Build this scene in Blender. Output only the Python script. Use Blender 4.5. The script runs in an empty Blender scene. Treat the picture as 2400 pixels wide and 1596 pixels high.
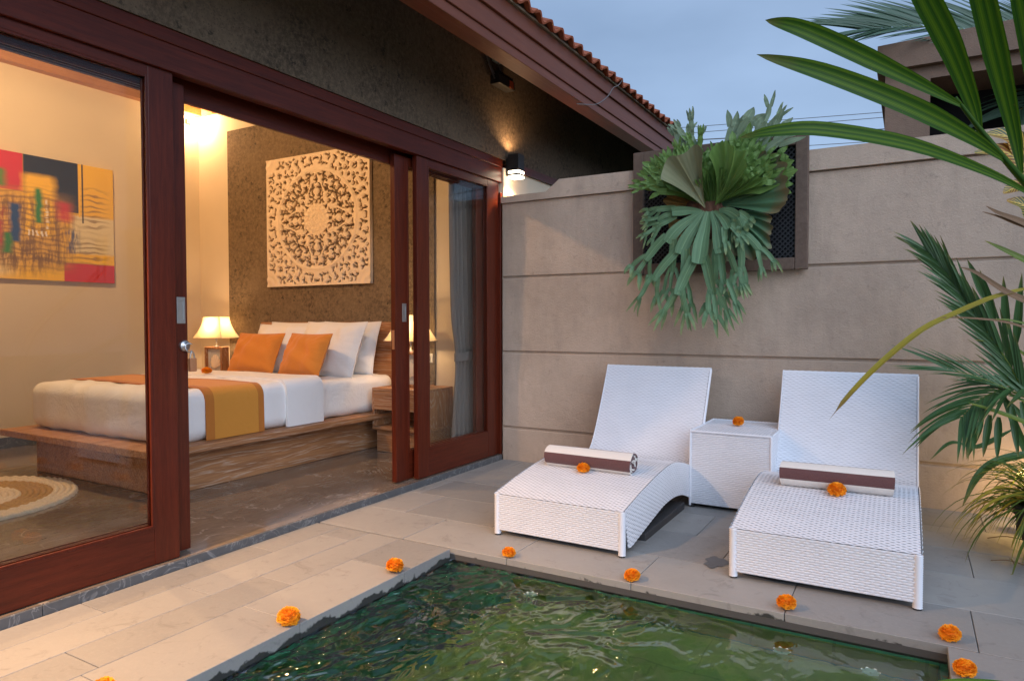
import bpy, math, random
import numpy as np
from mathutils import Vector, Matrix
random.seed(7)
rng = np.random.default_rng(7)
SC = bpy.context.scene
COL = SC.collection
R = math.radians

# ---------------------------------------------------------------- camera, sky, sun, exposure
CAM = Vector((2.932, -4.910, 1.15))
YAW, PITCH, ROLL, FPX = 0.524, -0.028, -0.002, 1613.0
fwd = Vector((-math.sin(YAW) * math.cos(PITCH), math.cos(YAW) * math.cos(PITCH), math.sin(PITCH)))
rgt = Vector((math.cos(YAW), math.sin(YAW), 0))
upv = rgt.cross(fwd)
rg2 = rgt * math.cos(ROLL) + upv * math.sin(ROLL)
up2 = upv * math.cos(ROLL) - rgt * math.sin(ROLL)
cam = bpy.data.objects.new("camera", bpy.data.cameras.new("camera"))
COL.objects.link(cam)
cam.matrix_world = Matrix(((rg2.x, up2.x, -fwd.x, CAM.x), (rg2.y, up2.y, -fwd.y, CAM.y), (rg2.z, up2.z, -fwd.z, CAM.z), (0, 0, 0, 1)))
cam.data.sensor_width = 36.0
cam.data.lens = FPX / 2400 * 36
cam.data.clip_end = 500
cam.data.clip_start = 0.05
SC.camera = cam

SUN_EL, SUN_ROT = R(34), R(128)
W = bpy.data.worlds.new("World"); SC.world = W; W.use_nodes = True
wn = W.node_tree.nodes; wl = W.node_tree.links
for n in list(wn): wn.remove(n)
sky = wn.new("ShaderNodeTexSky"); sky.sky_type = 'NISHITA'; sky.sun_disc = False
sky.sun_elevation = SUN_EL; sky.sun_rotation = SUN_ROT
sky.air_density = 1.0; sky.dust_density = 3.0; sky.ozone_density = 2.5
bg = wn.new("ShaderNodeBackground"); bg.inputs[1].default_value = 0.080
tcw = wn.new("ShaderNodeTexCoord")
nzw = wn.new("ShaderNodeTexNoise"); nzw.inputs["Scale"].default_value = 1.6; nzw.inputs["Detail"].default_value = 5
mpw = wn.new("ShaderNodeMapping"); mpw.inputs["Scale"].default_value = (1, 1, 2.6)
wl.new(tcw.outputs["Generated"], mpw.inputs[0]); wl.new(mpw.outputs[0], nzw.inputs["Vector"])
rpw = wn.new("ShaderNodeMapRange"); rpw.inputs[1].default_value = .3; rpw.inputs[2].default_value = .75
rpw.inputs[3].default_value = 0.18; rpw.inputs[4].default_value = 0.72
wl.new(nzw.outputs[0], rpw.inputs[0])
mxw = wn.new("ShaderNodeMix"); mxw.data_type = 'RGBA'
wl.new(rpw.outputs[0], mxw.inputs[0]); wl.new(sky.outputs[0], mxw.inputs[6])
mxw.inputs[7].default_value = (4.4, 6.1, 8.9, 1)          # thin evening cloud veil
wl.new(mxw.outputs[2], bg.inputs[0])
wo = wn.new("ShaderNodeOutputWorld"); wl.new(bg.outputs[0], wo.inputs[0])

sun = bpy.data.objects.new("sun", bpy.data.lights.new("sun", 'SUN')); COL.objects.link(sun)
sun.data.energy = 1.5; sun.data.angle = R(70); sun.data.color = (0.57, 0.73, 1.0)
sd = Vector((math.sin(SUN_ROT) * math.cos(SUN_EL), math.cos(SUN_ROT) * math.cos(SUN_EL), math.sin(SUN_EL)))
sun.rotation_euler = sd.to_track_quat('Z', 'Y').to_euler()
SC.view_settings.view_transform = 'Standard'
SC.view_settings.look = 'None'
SC.view_settings.exposure = 0.45
SC.view_settings.gamma = 1.0
SC.view_settings.use_curve_mapping = False
SC.render.engine = 'CYCLES'
SC.cycles.use_denoising = True
SC.cycles.max_bounces = 8
SC.cycles.transparent_max_bounces = 16
SC.cycles.sample_clamp_indirect = 4.0
SC.cycles.caustics_reflective = False
SC.cycles.caustics_refractive = True
WARM = (1.0, 0.58, 0.27)

# ---------------------------------------------------------------- measuring helpers
PS = 2400 / 2358.0
def ray(px, py):
    x, y = (px * PS - 1200) / FPX, -(py * PS - 798) / FPX
    return rg2 * x + up2 * y + fwd
def pt(px, py, d):
    return CAM + ray(px, py) * d
def onx(px, py, X):
    r = ray(px, py); return CAM + r * ((X - CAM.x) / r.x)
def ony(px, py, Y):
    r = ray(px, py); return CAM + r * ((Y - CAM.y) / r.y)
def onz(px, py, Z):
    r = ray(px, py); return CAM + r * ((Z - CAM.z) / r.z)

# ---------------------------------------------------------------- mesh helpers
class MB:
    def __init__(s): s.v = []; s.f = []; s.uv = {}; s.sm = set()
    def add(s, vs, fs, uvs=None, smooth=False):
        o = len(s.v); s.v += [tuple(p) for p in vs]
        for i, f in enumerate(fs):
            k = len(s.f); s.f.append(tuple(a + o for a in f))
            if uvs is not None: s.uv[k] = [uvs[a] for a in f]
            if smooth: s.sm.add(k)
        return s
    def box(s, x0, y0, z0, x1, y1, z1):
        x0, x1 = sorted((x0, x1)); y0, y1 = sorted((y0, y1)); z0, z1 = sorted((z0, z1))
        v = [(x, y, z) for z in (z0, z1) for y in (y0, y1) for x in (x0, x1)]
        return s.add(v, [(0, 2, 3, 1), (4, 5, 7, 6), (0, 1, 5, 4), (2, 6, 7, 3), (0, 4, 6, 2), (1, 3, 7, 5)])
    def prism(s, poly, axis, a, b, smooth=False):
        n = len(poly)
        def P(p, t):
            return {'x': (t, p[0], p[1]), 'y': (p[0], t, p[1]), 'z': (p[0], p[1], t)}[axis]
        v = [P(p, a) for p in poly] + [P(p, b) for p in poly]
        s.add(v, [tuple(range(n))[::-1], tuple(range(n, 2 * n))])
        s.add(v, [(i, (i + 1) % n, n + (i + 1) % n, n + i) for i in range(n)], smooth=smooth)
        return s
    def grid(s, P, closed_u=False, closed_v=False, smooth=True, uv=True):
        P = np.asarray(P, float); nu, nv = P.shape[:2]
        vs = P.reshape(-1, 3)
        fs = []
        for i in range(nu if closed_u else nu - 1):
            for j in range(nv if closed_v else nv - 1):
                i2, j2 = (i + 1) % nu, (j + 1) % nv
                fs.append((i * nv + j, i * nv + j2, i2 * nv + j2, i2 * nv + j))
        uvs = [(j / max(1, nv - 1), i / max(1, nu - 1)) for i in range(nu) for j in range(nv)] if uv else None
        return s.add(vs, fs, uvs, smooth)
    def tube(s, pts, r, n=8, cap=True):
        pts = [Vector(p) for p in pts]; m = len(pts)
        rs = r if hasattr(r, '__len__') else [r] * m
        rings = []; ref = Vector((0, 0, 1))
        for i, p in enumerate(pts):
            t = (pts[min(i + 1, m - 1)] - pts[max(i - 1, 0)]).normalized()
            a = t.cross(ref)
            if a.length < 1e-3: a = t.cross(Vector((0, 1, 0)))
            a.normalize(); b = t.cross(a)
            rings.append([p + (a * math.cos(2 * math.pi * k / n) + b * math.sin(2 * math.pi * k / n)) * rs[i] for k in range(n)])
        s.grid([[list(q) for q in rg] for rg in rings], closed_v=True)
        if cap:
            s.add(rings[0], [tuple(range(n))]); s.add(rings[-1], [tuple(range(n))[::-1]])
        return s
    def ribbon(s, pts, width, normal, fold=0.12, prof=None, nc=2):
        """leaf blade: centre line pts, half folds up by `fold`, prof(t) relative width"""
        pts = [Vector(p) for p in pts]; m = len(pts); rows = []
        nrm = Vector(normal).normalized()
        for i, p in enumerate(pts):
            t = (pts[min(i + 1, m - 1)] - pts[max(i - 1, 0)]).normalized()
            sd_ = t.cross(nrm).normalized(); up_ = sd_.cross(t)
            tt = i / (m - 1); w = width * (prof(tt) if prof else math.sin(math.pi * min(1, tt * .92 + .06)) ** .6)
            row = []
            for k in range(-nc, nc + 1):
                u = k / nc
                row.append(list(p + sd_ * (u * w / 2) + up_ * (u * u * fold * w)))
            rows.append(row)
        return s.grid(rows)
    def rbox(s, lo, hi, r, n=6, wob=None):
        """soft rounded box made of six grids"""
        lo = np.array(lo, float); hi = np.array(hi, float); c = (lo + hi) / 2; h = (hi - lo) / 2
        r = min(r, h.min() * .999)
        for ax in range(3):
            for sg in (-1, 1):
                a, b = [k for k in range(3) if k != ax]
                na = max(6, int(2 * h[a] / .025)); nb = max(6, int(2 * h[b] / .025))
                def ticks(hh, m):
                    e = np.linspace(-hh, -hh + r, n); return np.concatenate([e, np.linspace(-hh + r, hh - r, m)[1:-1], -e[::-1]])
                A = ticks(h[a], na); B = ticks(h[b], nb)
                P = np.zeros((len(A), len(B), 3)); P[..., a] = A[:, None]; P[..., b] = B[None, :]; P[..., ax] = sg * h[ax]
                q = np.clip(P, -(h - r), h - r); d = P - q; l = np.linalg.norm(d, axis=2, keepdims=True); l[l == 0] = 1
                P = q + d / l * r
                if wob is not None: P = P + wob(P + c) * (d / l)
                P = P + c
                if (sg > 0) == (ax != 1): P = P.transpose(1, 0, 2)
                s.grid(P[:, ::-1] if False else P)
        return s
    def build(s, name, mat, parent=None, bevel=0.0, seg=2, local=False, angle=40):
        me = bpy.data.meshes.new(name)
        off = Vector((0, 0, 0))
        if parent is not None and not local:
            p = parent
            while p is not None: off += p.location; p = p.parent
        vs = s.v if off.length == 0 else [(a - off.x, b - off.y, c - off.z) for a, b, c in s.v]
        me.from_pydata(vs, [], s.f)
        if s.uv:
            ul = me.uv_layers.new(name="UVMap"); arr = np.zeros((len(me.loops), 2), np.float32)
            for p in me.polygons:
                u = s.uv.get(p.index)
                if u: arr[p.loop_start:p.loop_start + len(u)] = u
            ul.data.foreach_set("uv", arr.ravel())
        if s.sm:
            fl = np.zeros(len(me.polygons), bool); fl[list(s.sm)] = True
            me.polygons.foreach_set("use_smooth", fl)
        me.materials.append(mat); me.update()
        o = bpy.data.objects.new(name, me); COL.objects.link(o)
        if parent is not None: o.parent = parent
        if bevel:
            b = o.modifiers.new("edge", 'BEVEL'); b.width = bevel; b.segments = seg; b.limit_method = 'ANGLE'; b.angle_limit = R(angle)
        return o

def thing(name, label, cat, loc=(0, 0, 0), group=None, kind=None):
    o = bpy.data.objects.new(name, None); COL.objects.link(o); o.location = loc
    o.empty_display_size = .1
    return tag(o, label, cat, group, kind)
def tag(o, label=None, cat=None, group=None, kind=None):
    if label: o["label"] = label
    if cat: o["category"] = cat
    if group: o["group"] = group
    if kind: o["kind"] = kind
    return o
def copy_tree(o, parent=None):
    c = o.copy(); COL.objects.link(c)
    if parent: c.parent = parent
    for ch in [x for x in SC.objects if x.parent == o]: copy_tree(ch, c)
    return c
def inst(src, parent, loc, rotz=0.0, name=None):
    c = src.copy(); COL.objects.link(c); c.parent = parent; c.location = loc; c.rotation_euler = (0, 0, rotz)
    return c
def spline(P, n):
    """Catmull-Rom through points -> n samples"""
    P = np.array(P, float); m = len(P); out = []
    Q = np.vstack([2 * P[0] - P[1], P, 2 * P[-1] - P[-2]])
    for t in np.linspace(0, m - 1 - 1e-9, n):
        i = int(t); u = t - i; a, b, c, d = Q[i], Q[i + 1], Q[i + 2], Q[i + 3]
        out.append(.5 * ((2 * b) + (c - a) * u + (2 * a - 5 * b + 4 * c - d) * u * u + (3 * b - a - 3 * c + d) * u ** 3))
    return np.array(out)

# ---------------------------------------------------------------- materials
class NT:
    def __init__(s, name):
        s.m = bpy.data.materials.new(name); s.m.use_nodes = True
        s.n = s.m.node_tree.nodes; s.l = s.m.node_tree.links
        for x in list(s.n): s.n.remove(x)
        s.out = s.n.new("ShaderNodeOutputMaterial"); s.tc = s.n.new("ShaderNodeTexCoord")
    def nd(s, t, **kw):
        x = s.n.new(t)
        for k, v in kw.items():
            if k in x.inputs:
                if hasattr(v, 'outputs') or isinstance(v, bpy.types.NodeSocket): s.l.new(v if isinstance(v, bpy.types.NodeSocket) else v.outputs[0], x.inputs[k])
                else: x.inputs[k].default_value = v
            else: setattr(x, k, v)
        return x
    def lk(s, a, b): s.l.new(a, b)
    def map(s, scale=(1, 1, 1), coord="Object", rot=(0, 0, 0), loc=(0, 0, 0)):
        x = s.n.new("ShaderNodeMapping"); x.inputs["Scale"].default_value = scale; x.inputs["Rotation"].default_value = rot; x.inputs["Location"].default_value = loc
        s.l.new(s.tc.outputs[coord], x.inputs[0]); return x.outputs[0]
    def noise(s, vec, scale, detail=4, rough=.55, dist=0):
        x = s.n.new("ShaderNodeTexNoise"); x.inputs["Scale"].default_value = scale; x.inputs["Detail"].default_value = detail
        x.inputs["Roughness"].default_value = rough; x.inputs["Distortion"].default_value = dist
        s.l.new(vec, x.inputs["Vector"]); return x.outputs[0]
    def ramp(s, fac, stops, interp='LINEAR'):
        x = s.n.new("ShaderNodeValToRGB"); cr = x.color_ramp; cr.interpolation = interp
        while len(cr.elements) < len(stops): cr.elements.new(.5)
        for e, (p, c) in zip(cr.elements, stops):
            e.position = p; e.color = (*c, 1) if hasattr(c, '__len__') else (c, c, c, 1)
        s.l.new(fac, x.inputs[0]); return x.outputs[0]
    def mix(s, fac, a, b, blend='MIX'):
        x = s.n.new("ShaderNodeMix"); x.data_type = 'RGBA'; x.blend_type = blend
        for sock, v in ((x.inputs[0], fac), (x.inputs[6], a), (x.inputs[7], b)):
            if isinstance(v, bpy.types.NodeSocket): s.l.new(v, sock)
            elif hasattr(v, '__len__'): sock.default_value = (*v, 1)
            else: sock.default_value = v
        return x.outputs[2]
    def math(s, op, a, b=0.0):
        x = s.n.new("ShaderNodeMath"); x.operation = op
        for i, v in enumerate((a, b)):
            if isinstance(v, bpy.types.NodeSocket): s.l.new(v, x.inputs[i])
            else: x.inputs[i].default_value = v
        return x.outputs[0]
    def bump(s, h, strength, dist=.01, nrm=None):
        x = s.n.new("ShaderNodeBump"); x.inputs["Strength"].default_value = strength; x.inputs["Distance"].default_value = dist
        s.l.new(h, x.inputs["Height"])
        if nrm is not None: s.l.new(nrm, x.inputs["Normal"])
        return x.outputs[0]
    def pbr(s, col, rough=.6, nrm=None, metal=0, spec=.5, coat=0, sheen=0, trans=0):
        b = s.n.new("ShaderNodeBsdfPrincipled")
        for k, v in (("Base Color", col), ("Roughness", rough), ("Metallic", metal), ("Specular IOR Level", spec), ("Coat Weight", coat), ("Sheen Weight", sheen)):
            if isinstance(v, bpy.types.NodeSocket): s.l.new(v, b.inputs[k])
            elif hasattr(v, '__len__'): b.inputs[k].default_value = (*v, 1)
            else: b.inputs[k].default_value = v
        if nrm is not None: s.l.new(nrm, b.inputs["Normal"])
        sh = b.outputs[0]
        if trans:
            t = s.n.new("ShaderNodeBsdfTranslucent")
            if isinstance(col, bpy.types.NodeSocket): s.l.new(col, t.inputs[0])
            else: t.inputs[0].default_value = (*col, 1)
            mx = s.n.new("ShaderNodeMixShader"); mx.inputs[0].default_value = trans
            s.l.new(sh, mx.inputs[1]); s.l.new(t.outputs[0], mx.inputs[2]); sh = mx.outputs[0]
        s.l.new(sh, s.out.inputs[0]); return s.m
    def rnd(s):
        x = s.n.new("ShaderNodeObjectInfo"); return x.outputs["Random"]

def simple(name, col, rough=.5, metal=0, spec=.5, var=.12, scale=20, bump=.1, sheen=0):
    t = NT(name); n = t.noise(t.map(), scale, 5)
    c = t.mix(n, tuple(x * (1 - var) for x in col), tuple(min(1, x * (1 + var)) for x in col))
    return t.pbr(c, rough, t.bump(n, bump, .004) if bump else None, metal, spec, sheen=sheen)

def wood(name, dark, light, scale=(8, 8, .7), rough=.35, bump=.15, wash=None, coat=0):
    t = NT(name); v = t.map(scale)
    g = t.noise(v, 6, 8, .6, .6); g2 = t.noise(v, 38, 3, .6, .3)
    f = t.math('ADD', t.math('MULTIPLY', g, .7), t.math('MULTIPLY', g2, .3))
    c = t.ramp(f, [(.3, dark), (.7, light)])
    big = t.noise(t.map((1, 1, 1)), 1.7, 3)
    c = t.mix(t.math('MULTIPLY', big, .5), c, tuple(x * .55 for x in dark))
    if wash:
        w = t.ramp(t.noise(v, 22, 6, .7, 1.2), [(.56, 0), (.66, 1)])
        c = t.mix(t.math('MULTIPLY', w, .5), c, wash)
    r = t.math('ADD', t.math('MULTIPLY', g2, .2), rough - .1)
    return t.pbr(c, r, t.bump(f, bump, .004), coat=coat, spec=.32)

M = {}
M['teak'] = wood('dark_teak', (.056, .0078, .0032), (.150, .0235, .0085), (9, 9, .6), .32, .3)
M['teak_h'] = wood('dark_teak_rail', (.056, .0078, .0032), (.150, .0235, .0085), (9, .6, 9), .32, .3)
M['fascia'] = wood('fascia_paint', (.14, .038, .016), (.21, .06, .027), (7, .5, 7), .42, .12)
M['light_wood'] = wood('pale_pine', (.52, .24, .09), (.68, .36, .15), (.9, .9, 7), .5, .1)

def ring_wood(name, axis):
    """white-washed teak: cathedral grain from distorted bands, fine pores, chalk left in the grain"""
    t = NT(name)
    k = .16
    sc = {'x': (k, 1, 1), 'y': (1, k, 1), 'z': (1, 1, k)}[axis]
    v = t.map(sc, loc=(.13, .07, .21))
    d = t.noise(v, 3.0, 3, .55, .4)
    w = t.nd("ShaderNodeTexWave", wave_type='RINGS', rings_direction='SPHERICAL', Scale=7.0, Distortion=7.0, Detail=3.0)
    w.inputs["Detail Scale"].default_value = .9; w.inputs["Detail Roughness"].default_value = .45
    t.lk(v, w.inputs["Vector"])
    v2 = t.map(tuple(x if x == 1 else .05 for x in sc))
    fine = t.noise(v2, 95, 4, .65)
    mid = t.noise(v2, 26, 4, .6, .5)
    c = t.ramp(t.math('ADD', t.math('MULTIPLY', mid, .6), t.math('MULTIPLY', fine, .4)), [(.32, (.22, .09, .036)), (.55, (.44, .205, .085)), (.72, (.56, .30, .14))])
    ln = t.ramp(t.math('ADD', t.math('MULTIPLY', t.math('PINGPONG', t.math('MULTIPLY', w.outputs[1], 4.0), 1.0), .22), t.math('MULTIPLY', fine, .75)), [(.50, 0), (.66, 1)])
    c = t.mix(t.math('MULTIPLY', ln, .55), c, (.62, .52, .42))
    c = t.mix(t.math('MULTIPLY', t.ramp(d, [(.4, 0), (.7, 1)]), .35), c, (.15, .058, .022))
    return t.pbr(c, .55, t.bump(fine, .3, .004))
M['bedwood_y'] = ring_wood('washed_teak_long', 'y')
M['bedwood_x'] = ring_wood('washed_teak_cross', 'x')
M['bedwood_z'] = ring_wood('washed_teak_upright', 'z')

def lava(name, base, spots):
    t = NT(name); v = t.map()
    n1 = t.noise(v, 2.6, 7, .72); n2 = t.noise(v, 34, 5, .75)
    c = t.mix(t.ramp(n1, [(.3, 0), (.7, 1)]), tuple(x * .55 for x in base), tuple(x * 1.5 for x in base))
    c = t.mix(t.ramp(n2, [(.42, 0), (.62, 1)]), c, tuple(min(1, x * 1.7) for x in base))
    vo = t.nd("ShaderNodeTexVoronoi", Scale=15.0, Randomness=1.0); t.lk(t.mix(.12, v, t.n[n2.node.name].outputs[1]), vo.inputs["Vector"])
    hole = t.ramp(t.math('ADD', vo.outputs[0], t.math('MULTIPLY', n1, .55)), [(.38, 1), (.50, 0)])
    vo2 = t.nd("ShaderNodeTexVoronoi", Scale=62.0, Randomness=1.0); t.lk(v, vo2.inputs["Vector"])
    h2 = t.ramp(vo2.outputs[0], [(.18, 1), (.3, 0)])
    c = t.mix(t.math('MULTIPLY', hole, spots), c, tuple(x * .22 for x in base))
    c = t.mix(t.math('MULTIPLY', h2, .5 * spots), c, tuple(x * .3 for x in base))
    hgt = t.math('SUBTRACT', t.math('MULTIPLY', n2, .5), t.math('ADD', hole, t.math('MULTIPLY', h2, .6)))
    return t.pbr(c, .85, t.bump(hgt, .5, .006))
M['lava'] = lava('lava_stone_facade', (.092, .066, .042), .8)
M['lava_in'] = lava('lava_stone_cladding', (.135, .098, .060), .9)

def render_wall(name, col, stain=.3):
    """float-finished cement render: trowel unevenness, pores, rain streaks and hairline cracks"""
    t = NT(name); v = t.map()
    n1 = t.noise(v, 1.1, 5, .65); n2 = t.noise(v, 90, 6, .75); n3 = t.noise(v, 16, 4, .7)
    n4 = t.noise(t.map((3, 3, .8)), 2.2, 6, .72)
    c = t.mix(t.ramp(n1, [(.3, 0), (.7, 1)]), tuple(x * .80 for x in col), tuple(x * 1.16 for x in col))
    c = t.mix(t.math('MULTIPLY', t.ramp(n4, [(.46, 0), (.74, 1)]), stain), c, tuple(x * .58 for x in col))
    c = t.mix(t.math('MULTIPLY', t.ramp(n2, [(.60, 0), (.74, 1)]), .35), c, tuple(x * .5 for x in col))
    c = t.mix(t.math('MULTIPLY', t.ramp(n3, [(.62, 0), (.72, 1)]), .40), c, tuple(x * .5 for x in col))
    ck = t.noise(v, 1.7, 6, .62, 1.2)
    cr = t.math('MULTIPLY', t.ramp(t.math('ABSOLUTE', t.math('SUBTRACT', ck, .5)), [(0, 1), (.0035, 0)]), t.ramp(t.noise(v, .9, 2), [(.55, 0), (.65, 1)]))
    c = t.mix(t.math('MULTIPLY', cr, .5), c, tuple(x * .3 for x in col))
    h = t.math('ADD', t.math('ADD', n2, t.math('MULTIPLY', n3, .9)), t.math('MULTIPLY', t.noise(v, 5, 3), 1.6))
    return t.pbr(c, .88, t.bump(h, .55, .009))
M['render'] = render_wall('sand_cement_render', (.50, .385, .295), .40)
M['tower'] = render_wall('brown_cement_render', (.23, .15, .105))
M['plaster'] = simple('cream_plaster', (.72, .62, .47), .8, var=.05, scale=3, bump=.05)
M['dark_wood_ceiling'] = wood('dark_roof_timber', (.03, .014, .008), (.06, .03, .016), (1, 8, 8), .6)

def stone_tile():
    t = NT('grey_patio_stone'); v = t.map()
    r = t.rnd(); off = t.nd("ShaderNodeVectorMath", operation='ADD'); t.lk(v, off.inputs[0])
    cb = t.nd("ShaderNodeCombineXYZ"); t.lk(t.math('MULTIPLY', r, 31.0), cb.inputs[0]); t.lk(t.math('MULTIPLY', r, 17.0), cb.inputs[1]); t.lk(cb.outputs[0], off.inputs[1])
    v = off.outputs[0]
    n1 = t.noise(v, 2.4, 5, .6); n2 = t.noise(v, 60, 6, .7); n3 = t.noise(v, 9, 4, .65, .8)
    st = t.noise(off.outputs[0], 7, 5, .7, 1.5)
    base = t.ramp(r, [(0, (.235, .225, .21)), (.3, (.30, .283, .258)), (.65, (.36, .338, .305)), (1, (.265, .255, .24))])
    c = t.mix(t.math('MULTIPLY', n1, .5), base, (.19, .185, .178))
    c = t.mix(t.math('MULTIPLY', t.ramp(n2, [(.5, 0), (.7, 1)]), .35), c, (.34, .32, .29))
    c = t.mix(t.math('MULTIPLY', t.ramp(st, [(.56, 0), (.7, 1)]), .45), c, (.13, .12, .11))
    # wet, algae-dark edge where the coping meets the pool water
    g = t.nd("ShaderNodeNewGeometry"); sp = t.nd("ShaderNodeSeparateXYZ"); t.lk(g.outputs["Position"], sp.inputs[0])
    wv = t.noise(g.outputs["Position"], 9, 4, .6)
    wet = t.ramp(t.math('ADD', t.math('MULTIPLY', sp.outputs[2], 10), t.math('ADD', t.math('MULTIPLY', wv, 1.3), .0)), [(.22, 1), (.30, 0)])
    c = t.mix(t.math('MULTIPLY', wet, .93), c, (.012, .014, .012))
    rg_ = t.math('ADD', t.math('MULTIPLY', n3, .35), .38)
    return t.pbr(c, rg_, t.bump(t.math('ADD', n2, n3), .22, .004))
M['tile'] = stone_tile()

def marble():
    t = NT('dark_marble_floor'); v = t.map()
    r = t.rnd(); off = t.nd("ShaderNodeVectorMath", operation='ADD'); t.lk(v, off.inputs[0])
    cb = t.nd("ShaderNodeCombineXYZ"); t.lk(t.math('MULTIPLY', r, 31.0), cb.inputs[0]); t.lk(cb.outputs[0], off.inputs[1]); v = off.outputs[0]
    n1 = t.noise(v, 3, 6, .65, .8); n2 = t.noise(v, 34, 5, .7)
    st = t.nd("ShaderNodeMapping"); st.inputs["Scale"].default_value = (9, 1.2, 1); t.lk(v, st.inputs[0]); n3 = t.noise(st.outputs[0], 5, 5, .65, .6)
    c = t.ramp(t.math('ADD', t.math('MULTIPLY', n1, .5), t.math('MULTIPLY', n3, .5)), [(.3, (.105, .082, .064)), (.7, (.225, .18, .145))])
    c = t.mix(t.math('MULTIPLY', t.ramp(n2, [(.55, 0), (.75, 1)]), .3), c, (.2, .175, .155))
    mus = t.noise(v, 2.1, 4, .55, 1.6)
    vein = t.ramp(t.math('ABSOLUTE', t.math('SUBTRACT', mus, .52)), [(0, 1), (.006, .6), (.014, 0)])
    msk = t.ramp(t.noise(v, 1.5, 2), [(.47, 0), (.6, 1)])
    c = t.mix(t.math('MULTIPLY', t.math('MULTIPLY', vein, msk), .65), c, (.42, .38, .34))
    return t.pbr(c, t.math('ADD', t.math('MULTIPLY', n2, .10), .09), None, spec=.55)
M['marble'] = marble()

def riser():
    t = NT('blue_grey_step_stone'); v = t.map()
    n = t.noise(v, 14, 6, .7); vo = t.noise(v, 5, 4, .6, 1.6)
    c = t.mix(n, (.055, .06, .066), (.13, .135, .14))
    c = t.mix(t.ramp(t.math('ABSOLUTE', t.math('SUBTRACT', vo, .5)), [(0, .6), (.02, 0)]), c, (.3, .3, .3))
    return t.pbr(c, .35, t.bump(n, .1, .004))
M['riser'] = riser()
M['grout'] = simple('dark_grout', (.07, .066, .06), .9)
M['soil'] = simple('garden_soil', (.045, .03, .02), .95, var=.5, scale=30, bump=.6)
M['lawn'] = simple('far_ground', (.06, .075, .035), .95, var=.4, scale=3, bump=.2)

def glass():
    t = NT('window_glass'); lw = t.nd("ShaderNodeLayerWeight"); lw.inputs[0].default_value = .5
    f = t.math('POWER', lw.outputs["Facing"], 5.0); f = t.math('ADD', t.math('MULTIPLY', f, .94), .024)
    tr = t.nd("ShaderNodeBsdfTransparent"); tr.inputs[0].default_value = (.97, .98, .975, 1)
    gl = t.nd("ShaderNodeBsdfGlossy"); gl.inputs["Roughness"].default_value = .0
    mx = t.nd("ShaderNodeMixShader"); t.lk(f, mx.inputs[0]); t.lk(tr.outputs[0], mx.inputs[1]); t.lk(gl.outputs[0], mx.inputs[2])
    t.lk(mx.outputs[0], t.out.inputs[0]); return t.m
M['glass'] = glass()

def water():
    t = NT('pool_water'); v = t.map((1.0, 1.0, 1.0))
    a = t.noise(v, 3.7, 1.0, .5, 1.4); b = t.noise(t.map((1.7, 1, 1), rot=(0, 0, .5)), 10, 1.2, .5, .7)
    # the ripples come from the spout side (west) and calm down to the east
    sp = t.nd("ShaderNodeSeparateXYZ"); t.lk(t.tc.outputs["Object"], sp.inputs[0])
    calm = t.nd("ShaderNodeMapRange"); t.lk(sp.outputs[0], calm.inputs[0])
    for i, x in enumerate((.75, 2.3, 1.05, .07)): calm.inputs[i + 1].default_value = x
    h = t.math('MULTIPLY', t.math('ADD', a, t.math('MULTIPLY', b, .30)), calm.outputs[0])
    nrm = t.bump(h, 1.0, .17)
    fr = t.nd("ShaderNodeFresnel", IOR=1.62); t.lk(nrm, fr.inputs["Normal"])
    fac = t.math('MINIMUM', t.math('MULTIPLY', fr.outputs[0], 1.25), 1.0)
    tr = t.nd("ShaderNodeBsdfRefraction", IOR=1.33, Roughness=0.0); tr.inputs[0].default_value = (.66, .92, .74, 1); t.lk(nrm, tr.inputs["Normal"])
    gl = t.nd("ShaderNodeBsdfGlossy"); gl.inputs["Roughness"].default_value = .05; t.lk(nrm, gl.inputs["Normal"])
    mx = t.nd("ShaderNodeMixShader"); t.lk(fac, mx.inputs[0]); t.lk(tr.outputs[0], mx.inputs[1]); t.lk(gl.outputs[0], mx.inputs[2])
    t.lk(mx.outputs[0], t.out.inputs[0]); return t.m
M['water'] = water()
def poolstone(name, a, b):
    t = NT(name); v = t.map(); n = t.noise(v, 5, 6, .65); n2 = t.noise(v, 1.3, 3)
    br = t.nd("ShaderNodeTexBrick", Scale=1.0); t.lk(v, br.inputs["Vector"])
    br.inputs["Color1"].default_value = (.92, .92, .92, 1); br.inputs["Color2"].default_value = (1.08, 1.05, 1, 1); br.inputs["Mortar"].default_value = (.82, .82, .82, 1)
    br.inputs["Mortar Size"].default_value = .006; br.inputs["Brick Width"].default_value = .3; br.inputs["Row Height"].default_value = .3
    c = t.mix(t.math('ADD', t.math('MULTIPLY', n, .6), t.math('MULTIPLY', n2, .4)), a, b)
    c = t.mix(1.0, c, br.outputs[0], 'MULTIPLY')
    return t.pbr(c, .6)
M['pool_deep'] = poolstone('green_pool_stone', (.09, .40, .26), (.17, .55, .37))
M['pool_shelf'] = poolstone('olive_pool_stone', (.36, .40, .14), (.54, .54, .21))

M['wicker'] = simple('white_wicker', (.73, .745, .785), .42, var=.07, scale=7, bump=0)
M['wicker_back'] = simple('grey_wicker_backing', (.34, .36, .39), .7, var=.05, bump=0)  # greyer than the weave, so the gaps between strands read darker
M['black_rubber'] = simple('black_rubber', (.015, .015, .016), .6)
M['black_metal'] = simple('black_powder_coat', (.014, .014, .015), .5, bump=.05)
M['steel'] = simple('brushed_steel', (.50, .50, .50), .32, metal=.9, bump=.03)
M['brass'] = simple('brass_body', (.44, .19, .085), .4, metal=.25, bump=.03)
M['white_plastic'] = simple('white_plastic', (.62, .60, .55), .5, bump=0)
M['bronze'] = simple('bronze_tube', (.35, .2, .09), .4, metal=.4, bump=0)

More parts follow.
